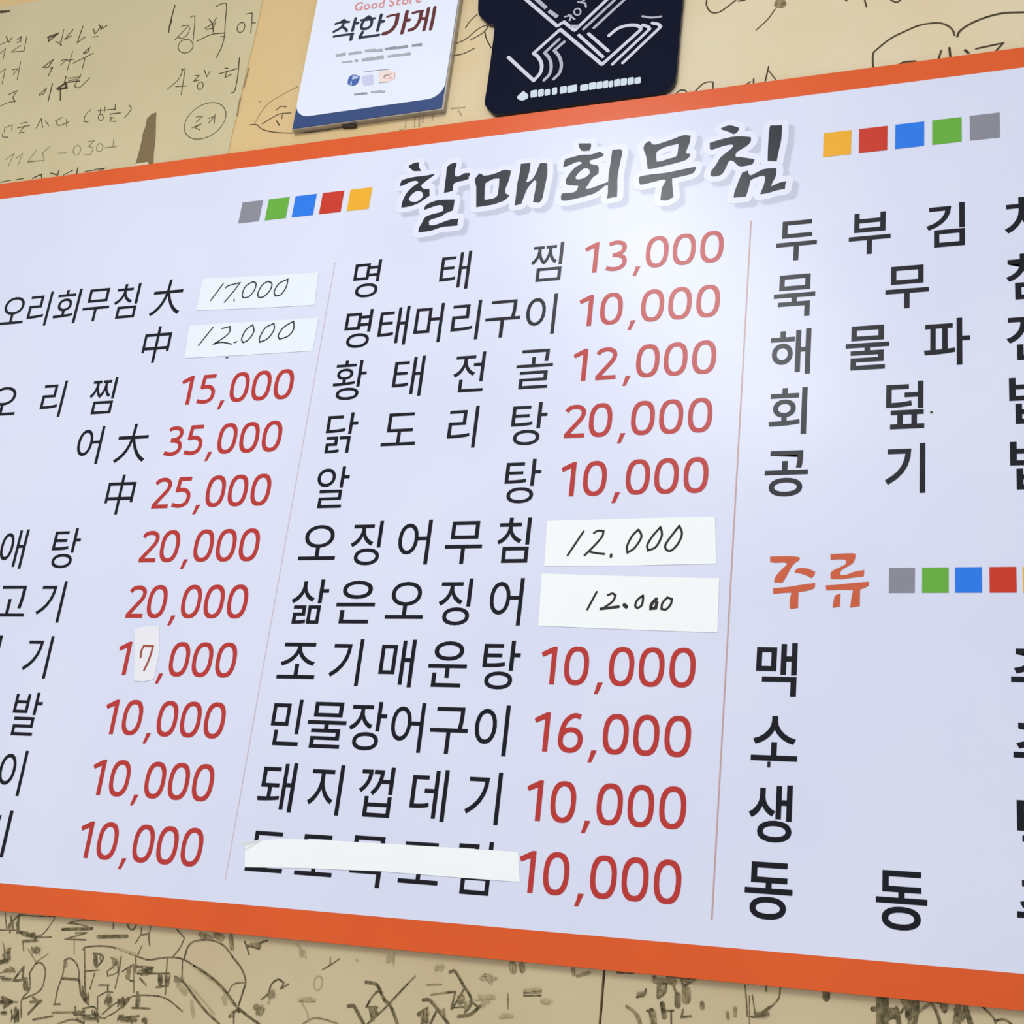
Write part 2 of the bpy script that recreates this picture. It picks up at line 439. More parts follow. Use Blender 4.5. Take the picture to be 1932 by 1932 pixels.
def digit(flat, ch, u, v, h):
    tr = lambda q: uv(u + q[0] * h, v + q[1] * h)
    if ch == '0':
        w = 0.655
        o = superell(w / 2, .5, w / 2, .51); i = superell(w / 2, .5, w / 2 - T, .51 - T, 2.3)
        n = len(o)
        flat.add([tr(q) for q in o + i], [(a, (a + 1) % n, n + (a + 1) % n, n + a) for a in range(n)])
        return
    if ch == ',':
        flat.poly([[tr(q) for q in ((.075, .075), (.215, .075), (.20, .03), (.10, -.225), (0.0, -.225), (.045, -.08))]]); return
    kind, d = DG[ch]
    if kind == 'poly': flat.poly([[tr(q) for q in d]])
    else:
        for ln in d:
            pts = smooth(ln, closed=False, corner=60, sub=4) if len(ln) > 2 else ln
            flat.ribbon([tr(q) for q in pts], T * h * S)
    if ch == '6':
        o = superell(.325, .315, .325, .325, 2.2); i = superell(.325, .315, .325 - T, .325 - T, 2.1); n = len(o)
        flat.add([tr(q) for q in o + i], [(a, (a + 1) % n, n + (a + 1) % n, n + a) for a in range(n)])

def price(txt, k, ur, skip=(), q=1.0):
    h = 0.0316; v = row_top(k) - 0.0361
    offs = {0: -0.1282 if txt[0] == '1' else -0.1305, 1: -0.1072, 2: -0.0812, 3: -0.0704, 4: -0.0458, 5: -0.0209}
    for i, ch in enumerate(txt):
        if i in skip: continue
        o = offs[i] * q
        if i == 1 and ch == '0': o -= 0.0008
        f = Flat(PR); digit(f, ch, ur + o, v, h)
        f.build('price_comma' if ch == ',' else 'price_digit', m_red, board)

for k, t in ((0, '13,000'), (1, '10,000'), (2, '12,000'), (3, '20,000'), (4, '10,000'), (7, '10,000'), (8, '16,000'), (9, '10,000'), (10, '10,000')):
    price(t, k, -0.0229 - 0.00012 * k)
for k, t in ((2, '15,000'), (3, '35,000'), (4, '25,000'), (5, '20,000'), (6, '20,000'), (7, '17,000'), (8, '10,000'), (9, '10,000'), (10, '10,000')):
    price(t, k, (0, 0, -.4318, -.4341, -.4354, -.4366, -.4378, -.4382, -.4383, -.4382, -.4372)[k], (1,) if k == 7 else (), 0.985)

# ---- brush-lettered title, traced from its letter shapes
TITLE = [
 ((740, 280, 10.733), [
  [[(340, 350), (420, 310), (480, 290), (540, 283), (545, 370), (560, 410), (592, 460), (520, 462), (440, 462), (390, 425), (340, 385)]],
  [[(152, 770), (185, 670), (230, 635), (350, 600), (500, 572), (650, 558), (760, 538), (855, 515), (850, 545), (760, 610), (680, 670), (600, 740), (592, 775), (620, 808), (665, 825), (755, 820), (760, 960), (640, 1045), (540, 1110), (400, 1165), (290, 1190), (185, 1203), (200, 1110), (245, 990), (310, 885), (400, 795), (480, 735), (525, 705), (525, 680), (490, 662), (430, 665), (350, 690), (230, 750)],
   [(335, 1025), (360, 1065), (430, 1085), (500, 1078), (560, 1045), (625, 980), (622, 920), (590, 880), (510, 868), (440, 900), (380, 955)]],
  [[(1105, 420), (1130, 360), (1190, 315), (1300, 290), (1305, 330), (1285, 400), (1272, 470), (1272, 560), (1330, 572), (1400, 540), (1470, 505), (1575, 502), (1580, 530), (1555, 570), (1550, 620), (1450, 655), (1350, 675), (1280, 700), (1240, 740), (1228, 860), (1150, 885), (1048, 905), (1062, 800), (1072, 700), (1092, 560)]],
  [[(648, 1250), (665, 1180), (720, 1130), (830, 1080), (980, 1045), (1268, 1038), (1250, 1160), (1235, 1255), (1080, 1320), (1010, 1370), (900, 1410), (790, 1445), (745, 1480), (750, 1555), (830, 1560), (950, 1525), (1080, 1475), (1200, 1440), (1352, 1425), (1330, 1490), (1325, 1565), (1180, 1578), (1020, 1595), (900, 1630), (800, 1665), (660, 1690), (528, 1705), (545, 1610), (600, 1515), (650, 1420), (710, 1370), (830, 1330), (950, 1300), (1035, 1265), (1028, 1180), (980, 1152), (900, 1162), (800, 1195)]],
 ]),
 ((880, 280, 10.733), [
  [[(172, 650), (195, 590), (260, 512), (310, 520), (345, 552), (450, 545), (560, 518), (660, 480), (770, 437), (905, 455), (890, 540), (860, 650), (800, 800), (790, 860), (800, 915), (868, 945), (865, 965), (780, 1050), (650, 1105), (520, 1145), (340, 1172), (200, 1195), (200, 1000), (200, 800), (190, 730)],
   [(365, 1030), (372, 900), (380, 770), (395, 700), (480, 655), (560, 620), (668, 612), (660, 760), (645, 870), (630, 950), (560, 1010), (450, 1035), (400, 1042)]],
  [[(1105, 315), (1298, 297), (1285, 430), (1255, 550), (1210, 690), (1270, 670), (1330, 630), (1390, 540), (1435, 440), (1480, 325), (1520, 300), (1600, 298), (1638, 315), (1640, 520), (1610, 680), (1575, 850), (1535, 1025), (1470, 1105), (1350, 1092), (1375, 950), (1400, 820), (1418, 690), (1410, 655), (1375, 650), (1335, 690), (1270, 770), (1220, 850), (1165, 990), (1110, 1130), (978, 1160), (1005, 950), (1035, 700), (1080, 500)]],
 ]),
 ((1040, 250, 11.365), [
  [[(585, 237), (852, 235), (858, 290), (845, 350), (820, 393), (662, 397), (610, 330), (590, 280)]],
  [[(255, 750), (285, 620), (320, 570), (450, 535), (590, 493), (700, 478), (850, 475), (950, 445), (1045, 412), (1125, 465), (1110, 510), (1000, 555), (840, 600), (826, 640), (860, 682), (985, 708), (1018, 750), (1020, 830), (1010, 890), (900, 960), (840, 1040), (790, 1130), (745, 1180), (745, 1208), (850, 1198), (980, 1150), (1220, 1060), (1215, 1140), (1150, 1150), (1050, 1230), (920, 1310), (750, 1365), (560, 1415), (330, 1465), (215, 1460), (210, 1380), (222, 1325), (260, 1305), (420, 1295), (510, 1272), (560, 1215), (580, 1145), (430, 1138), (335, 1118), (315, 1060), (320, 1000), (370, 920), (440, 830), (530, 740), (650, 675), (655, 640), (590, 630), (500, 655), (380, 710)],
   [(525, 990), (535, 940), (600, 860), (680, 790), (750, 772), (815, 800), (828, 880), (760, 945), (670, 990), (570, 1008)]],
  [[(1312, 372), (1480, 360), (1510, 385), (1525, 430), (1490, 600), (1450, 800), (1422, 1000), (1420, 1200), (1412, 1380), (1300, 1400), (1195, 1420), (1215, 1300), (1220, 1100), (1235, 900), (1265, 700), (1290, 520)]],
 ]),
 ((1190, 230, 10.733), [
  [[(262, 525), (290, 450), (370, 390), (410, 415), (440, 455), (520, 458), (650, 420), (830, 360), (1060, 275), (1215, 282), (1200, 400), (1165, 500), (1130, 590), (1130, 645), (1205, 648), (1195, 700), (1130, 765), (1030, 805), (850, 855), (600, 915), (430, 955), (345, 958), (330, 830), (310, 690), (275, 600)],
   [(528, 810), (518, 720), (525, 610), (620, 550), (760, 495), (968, 448), (960, 560), (940, 670), (890, 715), (760, 750), (640, 790)]],
  [[(163, 1150), (180, 1115), (240, 1095), (450, 1062), (700, 1035), (1000, 975), (1322, 908), (1305, 985), (1260, 1040), (1150, 1080), (840, 1150), (842, 1260), (855, 1400), (868, 1525), (800, 1560), (740, 1595), (602, 1590), (615, 1460), (635, 1340), (680, 1250), (715, 1185), (640, 1172), (450, 1222), (220, 1272), (175, 1235)]],
 ]),
 ((1320, 220, 9.66), [
  [[(395, 210), (550, 162), (720, 205), (705, 260), (665, 305), (615, 320), (540, 285), (400, 238)]],
  [[(185, 483), (350, 430), (550, 380), (720, 360), (932, 375), (935, 450), (870, 530), (750, 605), (680, 650), (655, 700), (660, 735), (850, 755), (1005, 780), (985, 830), (950, 875), (800, 908), (720, 905), (670, 870), (620, 820), (570, 798), (530, 825), (490, 910), (440, 1010), (380, 1070), (260, 1095), (198, 1075), (210, 1000), (270, 920), (330, 830), (370, 760), (460, 680), (560, 600), (610, 545), (608, 518), (560, 515), (450, 535), (330, 575), (225, 605), (188, 590)]],
  [[(1290, 165), (1480, 160), (1502, 180), (1488, 430), (1450, 600), (1405, 820), (1240, 810), (1245, 600), (1260, 350), (1275, 210)]],
  [[(780, 1020), (885, 985), (895, 1040), (920, 1075), (980, 1055), (1070, 1005), (1180, 958), (1400, 940), (1402, 1020), (1380, 1110), (1330, 1200), (1305, 1275), (1400, 1230), (1480, 1200), (1585, 1178), (1565, 1230), (1555, 1320), (1420, 1345), (1250, 1395), (1105, 1420), (1130, 1350), (1170, 1250), (1190, 1160), (1188, 1100), (1150, 1082), (1040, 1110), (935, 1165), (910, 1250), (880, 1360), (840, 1465), (620, 1480), (635, 1380), (680, 1260), (730, 1130)]],
 ]),
]
import numpy as np
def dilated(loop_sets, d, shift, cell=0.0009):
    """the union of outlines grown by d and shifted, as one clean sheet of cells cut along its rim"""
    allp = np.array([p for L in loop_sets for lp in L for p in lp])
    x0, z0 = allp.min(0) - d - 4 * cell; x1, z1 = allp.max(0) + d + 4 * cell
    nx, nz = int((x1 - x0) / cell) + 1, int((z1 - z0) / cell) + 1
    gx = x0 + np.arange(nx) * cell; gz = z0 + np.arange(nz) * cell
    field = np.full((nx, nz), 1.0)
    for L in loop_sets:
        P = np.array([p for lp in L for p in lp])
        i0 = max(0, int((P[:, 0].min() - d - x0) / cell) - 2); i1 = min(nx, int((P[:, 0].max() + d - x0) / cell) + 3)
        j0 = max(0, int((P[:, 1].min() - d - z0) / cell) - 2); j1 = min(nz, int((P[:, 1].max() + d - z0) / cell) + 3)
        X, Zg = np.meshgrid(gx[i0:i1], gz[j0:j1], indexing='ij')
        dist = np.full(X.shape, 1.0); ins = np.zeros(X.shape, bool)
        for lp in L:
            A = np.array(lp); B = np.roll(A, -1, 0)
            for (ax, az), (bx, bz) in zip(A, B):
                ex, ez = bx - ax, bz - az; ll = ex * ex + ez * ez
                if ll < 1e-14: continue
                t = np.clip(((X - ax) * ex + (Zg - az) * ez) / ll, 0, 1)
                np.minimum(dist, np.hypot(X - ax - t * ex, Zg - az - t * ez), out=dist)
                if az != bz:
                    ins ^= ((az > Zg) != (bz > Zg)) & (X < (bx - ax) * (Zg - az) / (bz - az) + ax)
        sd = np.where(ins, -dist, dist) - d
        field[i0:i1, j0:j1] = np.minimum(field[i0:i1, j0:j1], sd)
    verts, faces, idx = [], [], {}
    def vert(key, x, z):
        if key not in idx: idx[key] = len(verts); verts.append((x + shift[0], z + shift[1]))
        return idx[key]
    for i in range(nx - 1):
        for j in range(nz - 1):
            c = [(i, j), (i + 1, j), (i + 1, j + 1), (i, j + 1)]
            val = [field[q] for q in c]
            if min(val) >= 0: continue
            ring = []
            for k in range(4):
                a, b = c[k], c[(k + 1) % 4]; fa, fb = val[k], val[(k + 1) % 4]
                if fa < 0: ring.append(vert(a, gx[a[0]], gz[a[1]]))
                if (fa < 0) != (fb < 0):
                    t = fa / (fa - fb); key = (min(a, b), max(a, b))
                    ring.append(vert(key, gx[a[0]] + t * (gx[b[0]] - gx[a[0]]), gz[a[1]] + t * (gz[b[1]] - gz[a[1]])))
            if len(ring) > 2: faces.append(tuple(ring))
    return verts, faces

d_w, d_s, sh = 0.0060 * S, 0.0048 * S, 0.0058 * S
heads, sets = [], []
for zo, shapes in TITLE:
    z = zoomed(*zo, 0)
    ink = Flat(-0.00032)
    for loops in shapes:
        L = [smooth(z(lp)) for lp in loops]
        ink.poly(L); sets.append(L)
    heads.append(ink)
for nm, dd, sf, y, m in (('title_shadow_rim', d_s + 0.0012 * S, (sh, -sh), -0.00010, m_sh1), ('title_shadow', d_s, (sh, -sh), -0.00017, m_sh2), ('title_outline', d_w, (0, 0), -0.00024, m_halo)):
    f = Flat(y); f.add(*dilated(sets, dd, sf)); f.build(nm, m, board)
for h in heads: h.build('title_letter', m_title, board)

SUB = [
 [(115, 178), (400, 172), (560, 182), (605, 192), (600, 235), (540, 275), (490, 325), (450, 385), (410, 460), (365, 540), (320, 612), (180, 605), (195, 530), (250, 450), (330, 370), (390, 315), (385, 285), (330, 275), (200, 280), (115, 268)],
 [(520, 425), (570, 375), (660, 370), (750, 380), (860, 430), (850, 480), (800, 535), (700, 485), (600, 455), (535, 448)],
 [(165, 700), (400, 682), (600, 650), (860, 612), (855, 680), (820, 715), (720, 745), (585, 768), (580, 900), (578, 1025), (500, 1042), (440, 1040), (440, 900), (468, 775), (330, 780), (168, 798)],
 [(1115, 135), (1300, 128), (1500, 125), (1530, 150), (1515, 230), (1480, 290), (1400, 340), (1310, 395), (1275, 440), (1285, 485), (1380, 478), (1500, 432), (1675, 400), (1665, 505), (1500, 525), (1300, 552), (1120, 550), (1118, 450), (1180, 395), (1280, 350), (1370, 300), (1375, 255), (1330, 225), (1115, 228)],
 [(1035, 655), (1250, 642), (1500, 612), (1750, 595), (1745, 660), (1690, 692), (1605, 722), (1602, 860), (1600, 998), (1440, 1025), (1460, 880), (1488, 735), (1300, 730), (1045, 738)],
 [(1255, 795), (1280, 790), (1275, 900), (1270, 1005), (1148, 1028), (1165, 920), (1190, 830)],
]
z = zoomed(1440, 1030, 8.782, 0)
for grp in (SUB[:3], SUB[3:]):
    f = Flat(PR)
    for lp in grp: f.poly([smooth(z(lp))])
    f.build('heading_letter', m_sub, board)

# small specks of ink on the board
f = Flat(PR)
for (x, y, r) in ((1757.5, 778, 2.2), (427, 675, 1.6), (430, 674.6, 1.4)):
    p = at(x, y); f.disc(p, r / 1900 * S)
f.build('ink_speck', m_ink, board)
f = Flat(PR)
f.ribbon([at(1451, 1437), at(1450.3, 1448)], 0.0026); f.build('ink_speck', m_title, board)

# ------------------------------------------------------------------ paper slips stuck over the prices
def hand(parent, name, strokes, zo, Y, w, m, sub=5):
    f = Flat(Y); z = zoomed(*zo, Y)
    for st in strokes:
        k = 1.0
        if isinstance(st[0], (int, float)): k = st[0]; st = st[1:]
        pts = smooth(z(list(st)), closed=False, corner=70, sub=sub) if len(st) > 2 else z(list(st))
        f.ribbon(pts, w * k, caps=True)
    return f.build(name, m, parent)

def slip(name, label, cat, zo, outline, y=-0.00045, group=None, m=None):
    z = zoomed(*zo, y)
    lp = z(outline)
    bxm = sum(p[0] for p in lp) / len(lp); bzm = min(p[1] for p in lp)
    t = thing(name, label, cat, (bxm, y, bzm), group)
    slab('slip', [lp], y, -0.00033, m or m_paper, t)
    return t

G = 'paper slips over the prices'
s = slip('price_slip', 'white paper slip handwritten 17.000, beside the first row of the left column', 'paper slip', A1, [(1155, 78), (1500, 62), (1815, 42), (1790, 228), (1450, 246), (1118, 258)], group=G, m=m_paper2)
hand(s, 'handwriting', [[(1272, 105), (1200, 202)], [(1285, 130), (1300, 118), (1368, 100), (1330, 150), (1278, 212)], [(1333, 196), (1333, 205)],
     [(1440, 95), (1400, 120), (1380, 165), (1388, 186), (1420, 178), (1450, 140), (1458, 105), (1440, 95)],
     [(1525, 92), (1490, 118), (1468, 165), (1475, 186), (1505, 178), (1540, 140), (1548, 105), (1525, 92)],
     [(1640, 80), (1590, 105), (1562, 150), (1568, 176), (1600, 168), (1630, 125), (1640, 80)]], A1, -0.0006, 0.0016, m_pen)
s = slip('price_slip', 'white paper slip handwritten 12.000, just below the slip reading 17.000', 'paper slip', A1, [(1078, 345), (1450, 322), (1815, 300), (1780, 488), (1400, 512), (1052, 530)], group=G, m=m_paper2)
hand(s, 'handwriting', [[(1213, 355), (1130, 458)], [(1265, 362), (1310, 350), (1305, 385), (1265, 420), (1212, 452), (1262, 440), (1318, 450)], [(1333, 442), (1348, 437)],
     [(1440, 340), (1400, 370), (1376, 420), (1385, 442), (1415, 425), (1445, 380), (1440, 340)],
     [(1560, 332), (1510, 360), (1478, 415), (1480, 440), (1525, 418), (1560, 370), (1560, 332)],
     [(1672, 320), (1615, 355), (1585, 400), (1592, 422), (1640, 405), (1672, 365), (1672, 320)]], A1, -0.0006, 0.0016, m_pen)
Z2 = (960, 950, 3.8638)
s = slip('price_slip', 'white paper slip with tall slanted handwritten 12.000 in the middle column', 'paper slip', Z2, [(278, 128), (900, 108), (1503, 95), (1512, 438), (900, 452), (258, 455)], group=G)
hand(s, 'handwriting', [[(545, 203), (428, 378)], [(620, 215), (650, 198), (690, 200), (680, 240), (630, 300), (552, 378)], [(590, 352), (640, 362), (695, 368)], [1.2, (746, 372), (744, 388)],
     [(945, 190), (900, 235), (862, 310), (865, 358), (915, 325), (960, 260), (965, 225), (945, 190)],
     [(1105, 172), (1050, 235), (1010, 300), (1015, 342), (1070, 318), (1110, 250), (1115, 210), (1105, 172)],
     [(1243, 162), (1190, 230), (1142, 300), (1150, 338), (1185, 342), (1235, 290), (1262, 220), (1243, 162)]], Z2, -0.0006, 0.0021, m_pen)
s = slip('price_slip', 'wide white paper slip with small handwritten 12.000 in the middle column', 'paper slip', Z2, [(240, 510), (850, 528), (1535, 545), (1520, 940), (900, 918), (215, 890)], group=G)
hand(s, 'handwriting', [[(640, 645), (572, 772)], [(722, 668), (755, 655), (778, 670), (755, 715), (680, 768)], [1.3, (670, 768), (800, 752)], [1.8, (842, 740), (856, 752)],
     [(978, 670), (935, 705), (922, 748), (940, 762), (968, 742), (978, 700), (978, 670)], [1.5, (1075, 695), (1040, 735), (1036, 765), (1070, 762), (1080, 720)],
     [(1155, 685), (1120, 725), (1112, 768), (1145, 772), (1180, 735), (1188, 695), (1155, 685)]], Z2, -0.0006, 0.0021, m_pen)
s = slip('correction_patch', 'small cream correction patch with a brownish red handwritten 7', 'patch', B1, [(985, 790), (1070, 778), (1160, 775), (1162, 960), (1122, 1165), (1045, 1182), (978, 1176)], m=m_patch)
hand(s, 'handwriting', [[(1025, 1005), (1030, 960), (1048, 922), (1115, 924), (1100, 980), (1078, 1040), (1050, 1098)]], B1, -0.0006, 0.0024, m_penred)

# the long strip of white tape over the last dish, its top left corner lifting
zt = zoomed(*C2, -0.0005)
strip = thing('cover_strip', 'long white tape strip covering the bottom dish name of the middle column', 'tape strip', (zt([(980, 0)])[0][0], -0.0016, zt([(980, 860)])[0][1]))
lp = zt([(108, 668), (190, 632), (350, 617), (700, 632), (1100, 655), (1500, 680), (1855, 702), (1868, 895), (1500, 868), (1000, 828), (500, 806), (108, 800)])
tape = slab('tape', [lp], -0.0005, -0.00035, m_paper, strip)
v = zt([(104, 650), (150, 640), (225, 622), (180, 650), (118, 668)])
base = Vector(strip['base'])
me = bpy.data.meshes.new('lifted_corner')
hh = (0.006, 0.0035, 0.0, 0.0, 0.003)
me.from_pydata([(x - base.x, -0.0008 - h - base.y, zz - base.z) for (x, zz), h in zip(v, hh)], [], [(0, 1, 4), (1, 3, 4), (1, 2, 3)])
me.materials.append(m_paper)
o = bpy.data.objects.new('lifted_corner', me); COL.objects.link(o); o.parent = tape
md = o.modifiers.new('thick', 'SOLIDIFY'); md.thickness = 0.0003

# ------------------------------------------------------------------ khaki sheet with handwritten notes, upper left
SH = WALL_Y - 0.0012
sx0, sx1 = -1.62, S * -0.5622
sheet = thing('note_sheet', 'khaki paper sheet with handwritten notes pasted on the wall above the board', 'paper sheet', (0.5 * (sx0 + sx1), SH, bz1 - 0.1))
zr = lambda pts: [at(x, y, SH) for x, y in pts]
right_edge = zr([(430, 290), (438, 250), (447, 215), (455, 178), (466, 128), (478, 80), (487, 40), (495, 0)])
top_z = at(40, 9, SH)[1]
lp = [(sx0, bz1 - 0.1), (right_edge[0][0], bz1 - 0.1)] + right_edge + [(right_edge[-1][0] + 0.002, top_z), (sx0, top_z + 0.004)]
slab('sheet', [lp], SH, WALL_Y + 0.0005, m_khaki2, sheet)
HY = SH - 0.0002
def note(strokes, zo, w=0.0011, m=None, Y=HY, parent=None, name='handwriting'):
    return hand(parent or sheet, name, strokes, zo, Y, w, m or m_ink)
def ell(cx, cy, rx, ry, tilt=0.0, n=14):
    c, s_ = math.cos(tilt), math.sin(tilt)
    return [(cx + rx * math.cos(a) * c - ry * math.sin(a) * s_, cy + rx * math.cos(a) * s_ + ry * math.sin(a) * c) for a in [2 * math.pi * i / n for i in range(n + 1)]]
N = (0, 0, 3.864)
note([[(0, 325), (60, 300)], [1.4, (45, 265), (62, 310), (90, 270)], [(0, 388), (40, 355), (22, 430)], [1.3, (125, 290), (155, 265), (150, 300), (125, 310)], [(195, 265), (175, 372), (82, 380), (150, 330)]], N)
note([[1.8, (345, 270), (430, 240), (355, 300), (350, 272)], [1.6, (360, 275), (405, 258)], [(465, 215), (440, 332)], [(405, 300), (450, 330), (438, 300)], [1.3, (532, 215), (470, 290), (520, 260)], [1.3, (605, 190), (562, 312), (620, 270)],
      [1.3, (680, 210), (692, 248), (730, 200), (720, 180)], [1.3, (745, 190), (735, 215), (782, 185)], [(672, 270), (715, 266)]], N)
note([[(0, 530), (40, 500), (15, 610)], [(90, 510), (130, 500), (95, 545)], [(150, 450), (125, 580)]], N)
note([[1.5, (312, 490), (390, 432), (352, 490), (312, 490)], [1.4, (365, 500), (385, 490), (350, 555)], [(445, 440), (490, 430), (440, 475)], [(530, 375), (490, 512)], [(480, 440), (540, 432)], [1.3, (610, 385), (655, 345), (640, 380), (607, 390)], [1.1, (530, 462), (680, 388)], [(620, 425), (600, 500)]], N)
note([[1.2, (60, 690), (125, 660), (95, 710), (112, 740)], [(0, 775), (60, 747), (112, 740)], [1.3, (285, 690), (340, 640), (320, 680), (290, 695)], [1.5, (382, 610), (350, 740)], [3.2, (418, 645), (480, 605), (485, 640), (425, 650)], [1.6, (480, 555), (470, 602), (580, 590)], [1.7, (440, 650), (440, 730)], [(590, 540), (542, 630), (582, 636), (655, 565)]], N)
note([[1.8, (495, 570), (585, 560)], [1.8, (500, 588), (560, 578)]], N, m=m_ink2)
note([[(30, 965), (35, 930), (90, 910), (85, 950)], [(18, 975), (20, 998), (60, 1000)], [1.2, (150, 900), (200, 890)], [1.2, (128, 932), (217, 914)], [1.2, (178, 918), (140, 970), (175, 963)], [1.3, (265, 932), (302, 862), (310, 930)], [(330, 880), (357, 917)], [(457, 855), (405, 880), (430, 915), (502, 888)], [(485, 868), (486, 922)]], N, 0.0010)
note([[(662, 800), (622, 840), (615, 883), (642, 888)], [(715, 806), (842, 795)], [(735, 785), (730, 830)], [(765, 780), (760, 820)], [(840, 760), (838, 800)], ell(735, 855, 18, 22), [1.3, (800, 832), (877, 822)], [(800, 855), (832, 860)], [(800, 880), (812, 862), (800, 882), (847, 885)], [(945, 768), (955, 800), (905, 860)]], N, 0.0011)
note([[(40, 1162), (100, 1120), (58, 1218)], [(115, 1155), (165, 1120), (130, 1205)], [(270, 1090), (205, 1175), (312, 1170)], [(367, 1068), (310, 1112), (322, 1168), (200, 1183)], [1.2, (422, 1116), (485, 1114)], ell(560, 1095, 26, 36, 0.3), [(640, 1032), (690, 1025), (645, 1065), (677, 1082), (660, 1125), (610, 1130)], ell(726, 1076, 22, 30, 0.3), [(757, 1078), (847, 1068)], [(830, 1010), (824, 1072)]], N, 0.0010, m_ink2)
note([[(0, 1328), (80, 1312)], [1.3, (120, 1310), (170, 1300)], [1.6, (237, 1300), (300, 1270), (306, 1300)], [1.5, (370, 1262), (420, 1276), (430, 1240)], [(460, 1277), (532, 1240)], [1.6, (566, 1225), (560, 1265)], [(620, 1250), (690, 1240)], [(690, 1236), (770, 1225), (720, 1245)]], N, 0.0011)
note([[1.5, (1275, 40), (1255, 110), (1240, 170), (1228, 240)], [2.2, (1250, 150), (1236, 190)]], N, 0.0012)
note([[(1325, 190), (1380, 182), (1270, 295)], [(1300, 272), (1330, 280), (1370, 245), (1385, 200)], [(1388, 125), (1420, 127), (1408, 290)], ell(1353, 336, 56, 48, -0.5), [1.2, (1435, 300), (1540, 252), (1640, 240)], [1.2, (1495, 205), (1545, 175), (1578, 130)], [1.3, (1525, 140), (1550, 180), (1555, 235)], [1.2, (1505, 215), (1550, 205), (1570, 165)], [1.1, (1575, 48), (1610, 30), (1650, 32), (1642, 160), (1635, 270), (1612, 350), (1575, 422)], [(1610, 268), (1642, 264)], ell(1757, 200, 26, 38, 0.4), [(1795, 102), (1840, 95), (1834, 170), (1828, 240)], [(1838, 166), (1862, 166)]], N, 0.0011)
note([[(1335, 502), (1300, 580), (1220, 650)], [(1322, 508), (1350, 500), (1335, 600), (1320, 692)], [(1280, 632), (1357, 626)], [(1418, 552), (1452, 550), (1412, 592)], [(1412, 592), (1450, 585)], [(1490, 510), (1508, 560), (1532, 518)], ell(1460, 625, 20, 28, 0.3), [1.1, (1640, 495), (1664, 500)], [1.1, (1600, 537), (1730, 500)], [(1655, 515), (1640, 565), (1690, 540)], [1.1, (1745, 420), (1735, 540), (1712, 660), (1685, 677)]], N, 0.0011)
note([ell(1495, 881, 168, 112, -0.62, 24), [(1430, 852), (1480, 845), (1430, 890)], [(1400, 932), (1470, 900), (1420, 930), (1455, 947)], [(1520, 862), (1560, 850), (1520, 897)], [(1568, 835), (1560, 902)]], N, 0.0010)
note([[1.0, (1815, 490), (1795, 560), (1775, 640)], [1.5, (1752, 712), (1738, 770), (1728, 835)]], N, 0.0010, m_ink2)  # no writing: crease at the sheet's right edge, its shade drawn as dark strokes
note([[2.0, (0, 82), (70, 80)], [2.4, (5, 90), (50, 86)]], N, 0.0012, parent=sheet)
# brown torn-paper scar on the sheet
zt2 = zoomed(*N, HY - 0.0002)
slab('torn_patch', [zt2([(988, 1198), (1010, 1120), (1035, 1020), (1042, 970), (1062, 920), (1072, 865), (1105, 832), (1138, 820), (1135, 900), (1133, 1000), (1120, 1120), (1116, 1196)])], HY - 0.0004, SH + 0.0002, m_torn, sheet)
slab('torn_flap', [zt2([(992, 1196), (1082, 1182), (1086, 1206), (990, 1216)])], HY - 0.0008, SH + 0.0002, m_cream, sheet)

# ------------------------------------------------------------------ handwriting directly on the wall
WY = WALL_Y - 0.0003
def scrawl(strokes, zo, w=0.0013, m=None):
    if m in (None, m_ink): m = m_ink1 if zo[1] > 1000 else m_ink
    if zo[1] > 1000: w *= 0.85
    return hand(wall, 'handwriting', strokes, zo, WY, w, m)
U = (1250, 0, 2.8328)
scrawl([[(235, 0), (236, 32), (260, 65), (300, 65), (340, 40), (392, 0)], [(405, 5), (440, 0)], [0.7, (602, 48), (560, 105), (500, 160)], [(1080, 0), (1090, 36)], [(1220, 0), (1250, 12), (1272, 0)], [(978, 0), (985, 4)]], U, 0.0016)
scrawl([[3.0, (622, 20), (636, 22)], [1.2, (612, 8), (645, 4)]], U, 0.0035, m_ink2)
scrawl([[(68, 502), (95, 482), (122, 484), (130, 497)], [(165, 497), (210, 452), (240, 438), (270, 438), (270, 487)], [(430, 462), (470, 436)], [1.2, (487, 420), (486, 450)], [(567, 355), (548, 438)], [0.8, (568, 378), (605, 426)]], U, 0.0014)
scrawl([[(1125, 368), (1125, 290), (1150, 260), (1220, 205), (1300, 165), (1380, 133), (1470, 122), (1520, 135), (1550, 160), (1560, 188)], [1.2, (1575, 195), (1590, 165), (1640, 130), (1720, 95), (1820, 70), (1940, 65)]], U, 0.0019)
scrawl([[(1255, 348), (1290, 332), (1352, 326)], [(1490, 270), (1475, 314)], [1.2, (1533, 255), (1538, 302)], [1.4, (1617, 268), (1634, 282)], [(1675, 260), (1822, 229), (1780, 274)]], U, 0.0019)
PQ = (450, 0, 3.864)
scrawl([[(172, 902), (240, 860), (300, 830), (382, 822)], [(80, 910), (130, 908), (180, 945), (280, 965), (450, 968), (600, 955), (752, 930)], [0.8, (320, 832), (314, 866)], [1.3, (277, 880), (298, 914)], [(275, 802), (310, 775), (347, 779)]], PQ, 0.0011)
scrawl([[(120, 892), (200, 770), (300, 700), (432, 630)], [(150, 745), (170, 735)], [(820, 900), (868, 935)]], PQ, 0.0008, m_ink2)
scrawl([[(1655, 202), (1690, 150), (1742, 103)], [(1588, 316), (1660, 282), (1740, 215), (1800, 185), (1817, 198), (1780, 240), (1690, 292)], [(1565, 406), (1640, 390), (1722, 350)], [1.2, (1795, 232), (1810, 290), (1842, 348)]], PQ, 0.0012)
